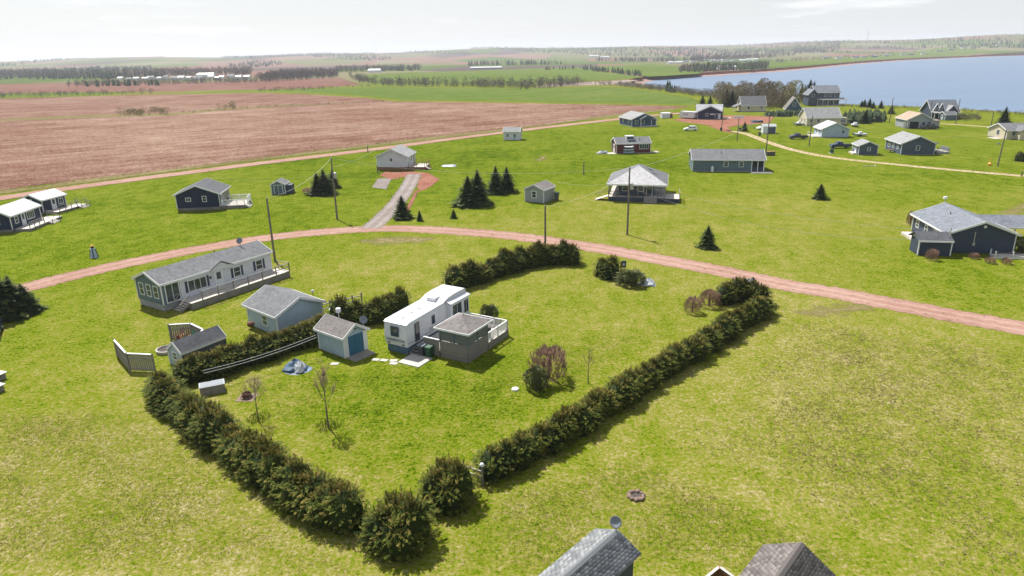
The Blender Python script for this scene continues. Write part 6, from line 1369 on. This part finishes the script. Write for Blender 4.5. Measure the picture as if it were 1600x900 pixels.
def band(px, n, seed, jit=0, z=0):
    """n random ground points inside a pixel polygon"""
    r = np.random.default_rng(seed); poly = [(u, v) for u, v in px]; out = []
    u0, u1, v0, v1 = min(p[0] for p in poly), max(p[0] for p in poly), min(p[1] for p in poly), max(p[1] for p in poly)
    while len(out) < n:
        u, v = r.uniform(u0, u1), r.uniform(v0, v1)
        if in_poly(u, v, poly):
            g = G(u, v)
            if 0 < g.y < 8500: out.append((g.x, g.y))
    return np.array(out)
def wood(name, label, px, n, h0, h1, seed, kind='bare', tint=(.5, .2), wide=1.0):
    C = band(px, n, seed); C = np.array([c for c in C if not in_poly(c[0], c[1], coast)]); r = np.random.default_rng(seed + 1); hs = r.uniform(h0, h1, len(C))
    tpl, mat = {'bare': (LB, 'far_bare'), 'fir': (LC, 'far_green'), 'shrub': (LS, 'far_bare'), 'green': (LS, 'leaf_yellow'), 'tan': (LB, 'wood_tan')}[kind]
    V, F, T = scatter(C, tpl, hs, seed, tint, wide); return tag(link(name, np_mesh(name, V, F, M[mat], T)), label, 'trees', kind='stuff')
wood('hedgerow', 'grey scrub hedgerow along the far edge of the ploughed field', [(-100,154),(0,150),(240,145),(245,147.5),(0,154),(-100,158)], 130, 2, 5, 40, 'shrub')
wood('hedgerow', 'green and brown bushes in the middle of the ploughed field', [(182,180),(205,176),(262,176),(262,180.5),(200,183)], 46, 2.0, 4.2, 41, 'green', (.25, .2)); wood('hedgerow', 'yellowish bush on the field boundary strip', [(338,171),(352,168),(372,168),(372,172),(340,173)], 16, 1.6, 4.5, 42, 'green', (.35, .2))
wood('hedgerow', 'low scrub along the field boundary strip', [(280,176),(450,164.5),(600,159),(600,160),(450,166.5),(280,178)], 80, .7, 1.6, 43, 'shrub', (.6, .2))
wood('woodland', 'bare grey wood behind the white farm buildings on the left', [(-150,127),(0,125),(190,124),(390,121),(395,113),(190,115),(0,117),(-150,119)], 900, 9, 15, 44, 'bare', (.42, .2)); wood('woodland', 'dark spruce patches in the wood behind the white farm buildings', [(-150,126),(150,124),(260,123.5),(260,118),(100,118),(-150,121)], 260, 9, 15, 45, 'fir')
wood('woodland', 'scrubby trees before the white farm buildings', [(105,132),(190,129),(400,126),(400,130.5),(190,134.5),(105,136.5)], 420, 3.0, 7, 46, 'bare', (.55, .2)); wood('woodland', 'spruces before the white farm buildings', [(130,135),(200,132.5),(250,132),(250,134),(130,136)], 40, 5, 9, 47, 'fir')
wood('woodland', 'square bare wood at the end of the red field', [(398,128),(440,117),(525,115),(532,122),(470,125.5),(400,129.5)], 480, 7, 12, 48, 'bare', (.4, .2)); wood('hedgerow', 'scrub along the near edge of the red field', [(400,142),(470,140),(560,137),(575,134),(578,136),(480,142),(400,144)], 70, 1.5, 4, 49, 'shrub')
wood('hedgerow', 'tall scrub belt between the two green fields', [(540,119),(560,124),(600,132),(700,134),(820,135.5),(900,131),(905,134),(820,139),(700,136.5),(600,135.5),(555,128)], 330, 4, 9, 50, 'bare', (.62, .2)); wood('hedgerow', 'yellow green willow scrub between the two green fields', [(700,134),(830,136.5),(850,138.5),(700,136.5)], 60, 2.5, 5, 51, 'green', (.4, .2))
wood('woodland', 'grey wood above the upper green field', [(530,114),(600,112),(655,110),(660,106.5),(600,108),(520,109)], 260, 7, 12, 52, 'bare', (.45, .2)); wood('woodland', 'dark spruces beside the farm above the upper green field', [(590,112),(655,110.5),(655,108),(590,109.5)], 60, 7, 12, 53, 'fir')
wood('woodland', 'dark tree row on the near crest of the upper green field', [(852,108.5),(915,106.5),(980,114),(1010,119.5),(1005,120.5),(960,115),(900,108.5),(852,110)], 110, 4, 9, 54, 'fir'); wood('hedgerow', 'scrub along the tidal creek', [(800,141),(860,136),(880,131),(912,129.5),(912,133),(850,140)], 60, 2, 5, 55, 'shrub')
wood('woodland', 'dark trees by the head of the bay', [(1062,111),(1110,107),(1195,104),(1200,109),(1150,112),(1075,113)], 260, 7, 13, 56, 'fir'); wood('woodland', 'bare trees by the head of the bay', [(1055,112),(1110,106),(1200,102.5),(1200,108),(1150,111),(1062,114)], 240, 6, 11, 57, 'bare')
wood('shore_scrub', 'brown scrub belt along the near bay shore', [(905,133),(940,134),(980,137),(1040,144.5),(1100,152.5),(1150,158),(1150,151),(1095,147.5),(1040,140),(985,133),(930,131)], 420, 2, 4.5, 58, 'shrub', (.7, .2)); wood('shore_scrub', 'dark spruces in the scrub of the near bay shore', [(1040,144),(1055,145.5),(1055,143),(1042,141.5)], 10, 4, 8, 59, 'fir')
wood('shore_scrub', 'low scrub along the cliff top beyond the right houses', [(1310,164.5),(1400,167),(1500,171.5),(1600,178),(1600,181),(1500,175),(1400,170),(1310,168)], 260, .5, 1.6, 60, 'shrub', (.6, .2)); wood('shore_scrub', 'brown brush mound before the bay shore at right', [(1492,187),(1500,182),(1530,181),(1532,188),(1510,190)], 70, .8, 2.2, 61, 'shrub', (.35, .15))
wood('thicket', 'brown brush filling the shore wood behind the cream house', [(1120,166),(1160,160),(1240,160),(1248,168),(1190,172),(1150,168)], 240, 3, 6, 67, 'tan', (.5, .25)); wood('thicket', 'dark thicket between the cream house and tan roofed house', [(1318,188),(1330,184),(1380,183),(1384,190),(1345,193),(1325,194)], 110, 2.2, 4.2, 62, 'fir', (.45, .2), 2.2); wood('thicket', 'dark hedge before the dark blue steep house', [(1196,180),(1255,178.5),(1256,182),(1196,183)], 70, 1.6, 2.8, 63, 'fir', (.5, .2), 2.2)
wood('far_farmland_trees', 'far shore tree rows beyond the bay', [(1200,97),(1300,89),(1420,85),(1600,78.5),(1600,81.5),(1420,88),(1300,93.5),(1200,101)], 200, 5, 9, 64, 'bare', (.3, .2)); wood('far_farmland_trees', 'far wood above the bay head', [(1080,99),(1200,92),(1310,85),(1310,80),(1200,84),(1080,92)], 900, 9, 15, 65, 'bare', (.35, .15)); wood('far_farmland_trees', 'far dark wood above the bay head', [(1240,88),(1310,86),(1312,83),(1240,85)], 260, 9, 14, 66, 'fir')
# hill woods: clusters of trees on the rising land out to the skyline
r = np.random.default_rng(77); C = []
while len(C) < 9000:
    az = r.uniform(-42, 42); d = 1800 + 5200*r.random()**1.2; x, y = d*math.sin(R(az)), d*math.cos(R(az))
    s = math.sin(x/260 + 1.3*math.sin(y/700)) + math.sin(y/520 + x/900) + .8*math.sin(x/91 + y/230)
    if s > .45 and not in_poly(x, y, coast): C.append((x, y))
C = np.array(C); hs = r.uniform(8, 15, len(C)); k = r.random(len(C)) < .35
V, F, T = scatter(C[~k], [low_bare(60 + i, 14, .42) for i in range(3)], hs[~k], 5, (.25, .2)); tag(link('hill_woods', np_mesh('hill_woods', V*np.array([1,1,1]), F, M['far_bare'], T)), 'bare woods on the far hills along the skyline', 'trees', kind='stuff')
V, F, T = scatter(C[k], LC, hs[k], 6, (.4, .2), 1.5); tag(link('hill_woods', np_mesh('hill_woods', V, F, M['far_green'], T)), 'dark spruce woods on the far hills along the skyline', 'trees', kind='stuff')
# individual trees behind the navy and cream houses
def leafy_mesh(seed, n=1250, yellow=True):
    r = np.random.default_rng(seed); z = r.uniform(.18, 1, n); q = .30*np.sqrt(np.clip(1 - ((z-.55)/.48)**2, .02, 1))*np.sqrt(r.random(n)); a = r.uniform(0, 6.3, n)
    a = a + .5*np.sin(z*9 + a*3); pos = np.stack([q*np.cos(a), q*np.sin(a), z], 1); d = r.normal(0, .7, (n, 3)) + [0, 0, .7]; ln = r.uniform(.02, .055, n)
    return kites(pos, d, ln, ln*.30, r.normal(0, 1, (n, 3)))
LFM = [np_mesh('crown', *(lambda k: (k[0], k[1]))(leafy_mesh(s)), M[m_], leafy_mesh(s)[2]) for s, m_ in ((1, 'leaf_yellow'), (2, 'wood_tan'), (3, 'wood_tan'))]
tmb = MB(); tmb.tube((0,0,-.02), (0,0,.6), .02, .012, 6); tmb.tube((0,0,.55), (.02,.01,.92), .012, .003, 5)
for i in range(9): a_ = i*2.4; tmb.tube((0,0,.25 + i*.055), (.2*math.cos(a_), .2*math.sin(a_), .48 + i*.05), .008, .002, 4)
TRK = tmb.mesh('trunk', M['bark'])
def leafy(u, v, hgt, k, label, group):
    t = thing('deciduous_tree', label, 'tree', G(u, v), random.uniform(0, 6), group); o = link('trunk', TRK, t); o.scale = (hgt,)*3; o = link('crown', LFM[k], t); o.scale = (hgt*1.25, hgt*1.25, hgt)
rs = random.Random(12)
for i in range(26): u = 1124 + i*4.6 + rs.uniform(-3, 3); leafy(u, 160 + rs.uniform(-5, 7) + (i > 15)*3, rs.uniform(8.5, 12.5), rs.choice((1, 2, 1, 2, 0)), 'leafless brown tree of the shore wood behind the navy and cream houses', 'shore wood trees')
for u, v, hh in ((1122,160,9.5),(1140,159,8.5),(1151,162,9)): leafy(u, v, hh, 0, 'yellow green budding tree of the shore wood behind the navy house', 'budding shore wood trees')
for u, v, hh, lb in ((1097,168,6.0,'left dark spruce close behind the navy house roof'),(1109,167,5.6,'right dark spruce close behind the navy house roof'),(1134,166,9.0,'tall dark spruce between navy and cream houses'),(1143,167,8.0,'dark spruce touching the cream house gable'),(1205,163,11,'gaunt tall spruce at the right of the shore wood'),(1236,160,9,'thin spruce above the dark blue steep house'),(1251,158,9,'taller spruce left of the two storey blue house'),(1256,158,8,'shorter spruce left of the two storey blue house'),(1264,152,10,'left spruce behind the two storey blue house'),(1270,152,9,'middle spruce behind the two storey blue house'),(1200,160,9,'gaunt thin spruce inside the shore wood')): spruce(u, v, hh, lb, 0 if 'gaunt' in lb or 'thin' in lb else 1, 'shore spruces')
for i, (u, v) in enumerate(((1346,167.5),(1350,167.5),(1358,168),(1364,169.5),(1376,169.5))): spruce(u, v, 3.2 + (i % 3)*.6, 'small dark spruce of the row on the grass before the bay', 1, 'spruce row before the bay')
spruce(1351, 193, 5.0, 'dark spruce in front of the thicket behind the trailered boats', 2)
spruce(1392, 178, 4.0, 'dark round spruce left of the tan roofed house', 2)
# ------------------------------------------------------------------ far buildings, masts
def far_building(u, v, L, D, hh, label, group, wall='white', roof='metal_white', z=0, rz=None):
    p = G(u, v); p.z = hill(p.x, p.y); t = thing('farm_building', label, 'building', p, rz if rz is not None else random.uniform(-.3, .3), group)
    MB().prism([(0,-.3),(D,-.3),(D,hh),(D/2,hh*1.45),(0,hh)], 'x', 0, L).build('wall', M[wall], t); MB().prism([(-.4,hh-.15),(D/2,hh*1.47),(D+.4,hh-.15),(D+.4,hh+.1),(D/2,hh*1.47+.25),(-.4,hh+.1)], 'x', -.4, L+.4).build('roof', M[roof], t)
rs = random.Random(3)
for i in range(18): far_building(185 + i*11.5 + rs.uniform(-3, 3), 125.5 - i*.16 + rs.uniform(-.8, .8), rs.uniform(5, 10), rs.uniform(5, 8), rs.uniform(2.4, 3.6), 'white roofed building of the far settlement at the left wood', 'far white settlement', 'white', rs.choice(('metal_white', 'metal_grey', 'metal_white', 'sh_light')))
far_building(308, 122.5, 24, 12, 5, 'largest white roofed barn of the far settlement', 'far white settlement'); far_building(575, 113.5, 22, 9, 4, 'white barn beside the wood above the upper green field', None); far_building(735, 108.5, 60, 16, 3, 'long pale greenhouse roof above the upper green field', None, 'lightgrey', 'metal_white'); far_building(920, 93, 40, 16, 5, 'left pale barn on the land behind the bay head', None); far_building(938, 93.5, 34, 16, 5, 'right pale barn on the land behind the bay head', None, 'paleblue'); far_building(1124, 109.5, 24, 12, 4, 'white house at the far bay point', None)
for i in range(13): far_building(1045 + i*11, 98.5 - i*.35 + rs.uniform(-1.5, 1.5), 14, 9, 3.4, 'small pale house among trees by the bay head', 'houses by the bay head', 'white', rs.choice(('sh_grey', 'metal_white')))
for i in range(16): far_building(1290 + i*19 + rs.uniform(-5, 5), 92.5 - i*.75 + rs.uniform(-1.2, .8), 15, 10, 3.6, 'small house on the far shore across the bay', 'houses across the bay', rs.choice(('white', 'lightgrey', 'slate')), rs.choice(('sh_grey', 'sh_dark', 'sh_blue')))
def mast(u, v, hgt, label):
    p = G(u, v); p.z = hill(p.x, p.y); t = thing('radio_mast', label, 'mast', p, 0, 'radio masts')
    for a in range(3): q = a*2.09; MB().tube((2.2*math.cos(q), 2.2*math.sin(q), -1), (.5*math.cos(q), .5*math.sin(q), hgt), .28, .2, 5).build('leg', M['steel'], t)
    br = MB()
    for k in range(int(hgt/4)):
        z = k*4; w = 2.2 - 1.7*z/hgt
        for a in range(3): q, q2 = a*2.09, (a+1)*2.09; br.tube((w*math.cos(q), w*math.sin(q), z), (w*math.cos(q2), w*math.sin(q2), z + 4), .14, n=3)
    br.build('bracing', M['steel'], t); MB().tube((0,0,hgt - 1), (0,0,hgt + 8), .2).build('antenna', M['steel'], t)
mast(1352, 86, 78, 'tall lattice radio mast on the far shore of the bay'); mast(589, 97.5, 62, 'faint lattice radio mast on the hills to the left')

# ------------------------------------------------------------------ haze
hz = MB().box(-9600, 9600, -9600, 9600, -9, 150); hm = bpy.data.materials.new('haze_air'); hm.use_nodes = True; n = hm.node_tree; n.nodes.remove(n.nodes['Principled BSDF'])
pv = n.nodes.new('ShaderNodeVolumePrincipled'); pv.inputs['Color'].default_value = (.84, .90, 1, 1); pv.inputs['Density'].default_value = 1.1e-4; pv.inputs['Anisotropy'].default_value = .2
n.links.new(pv.outputs['Volume'], n.nodes['Material Output'].inputs['Volume'])
tag(hz.build('haze', hm), 'thin pale summer haze over the whole landscape', 'haze', kind='stuff')
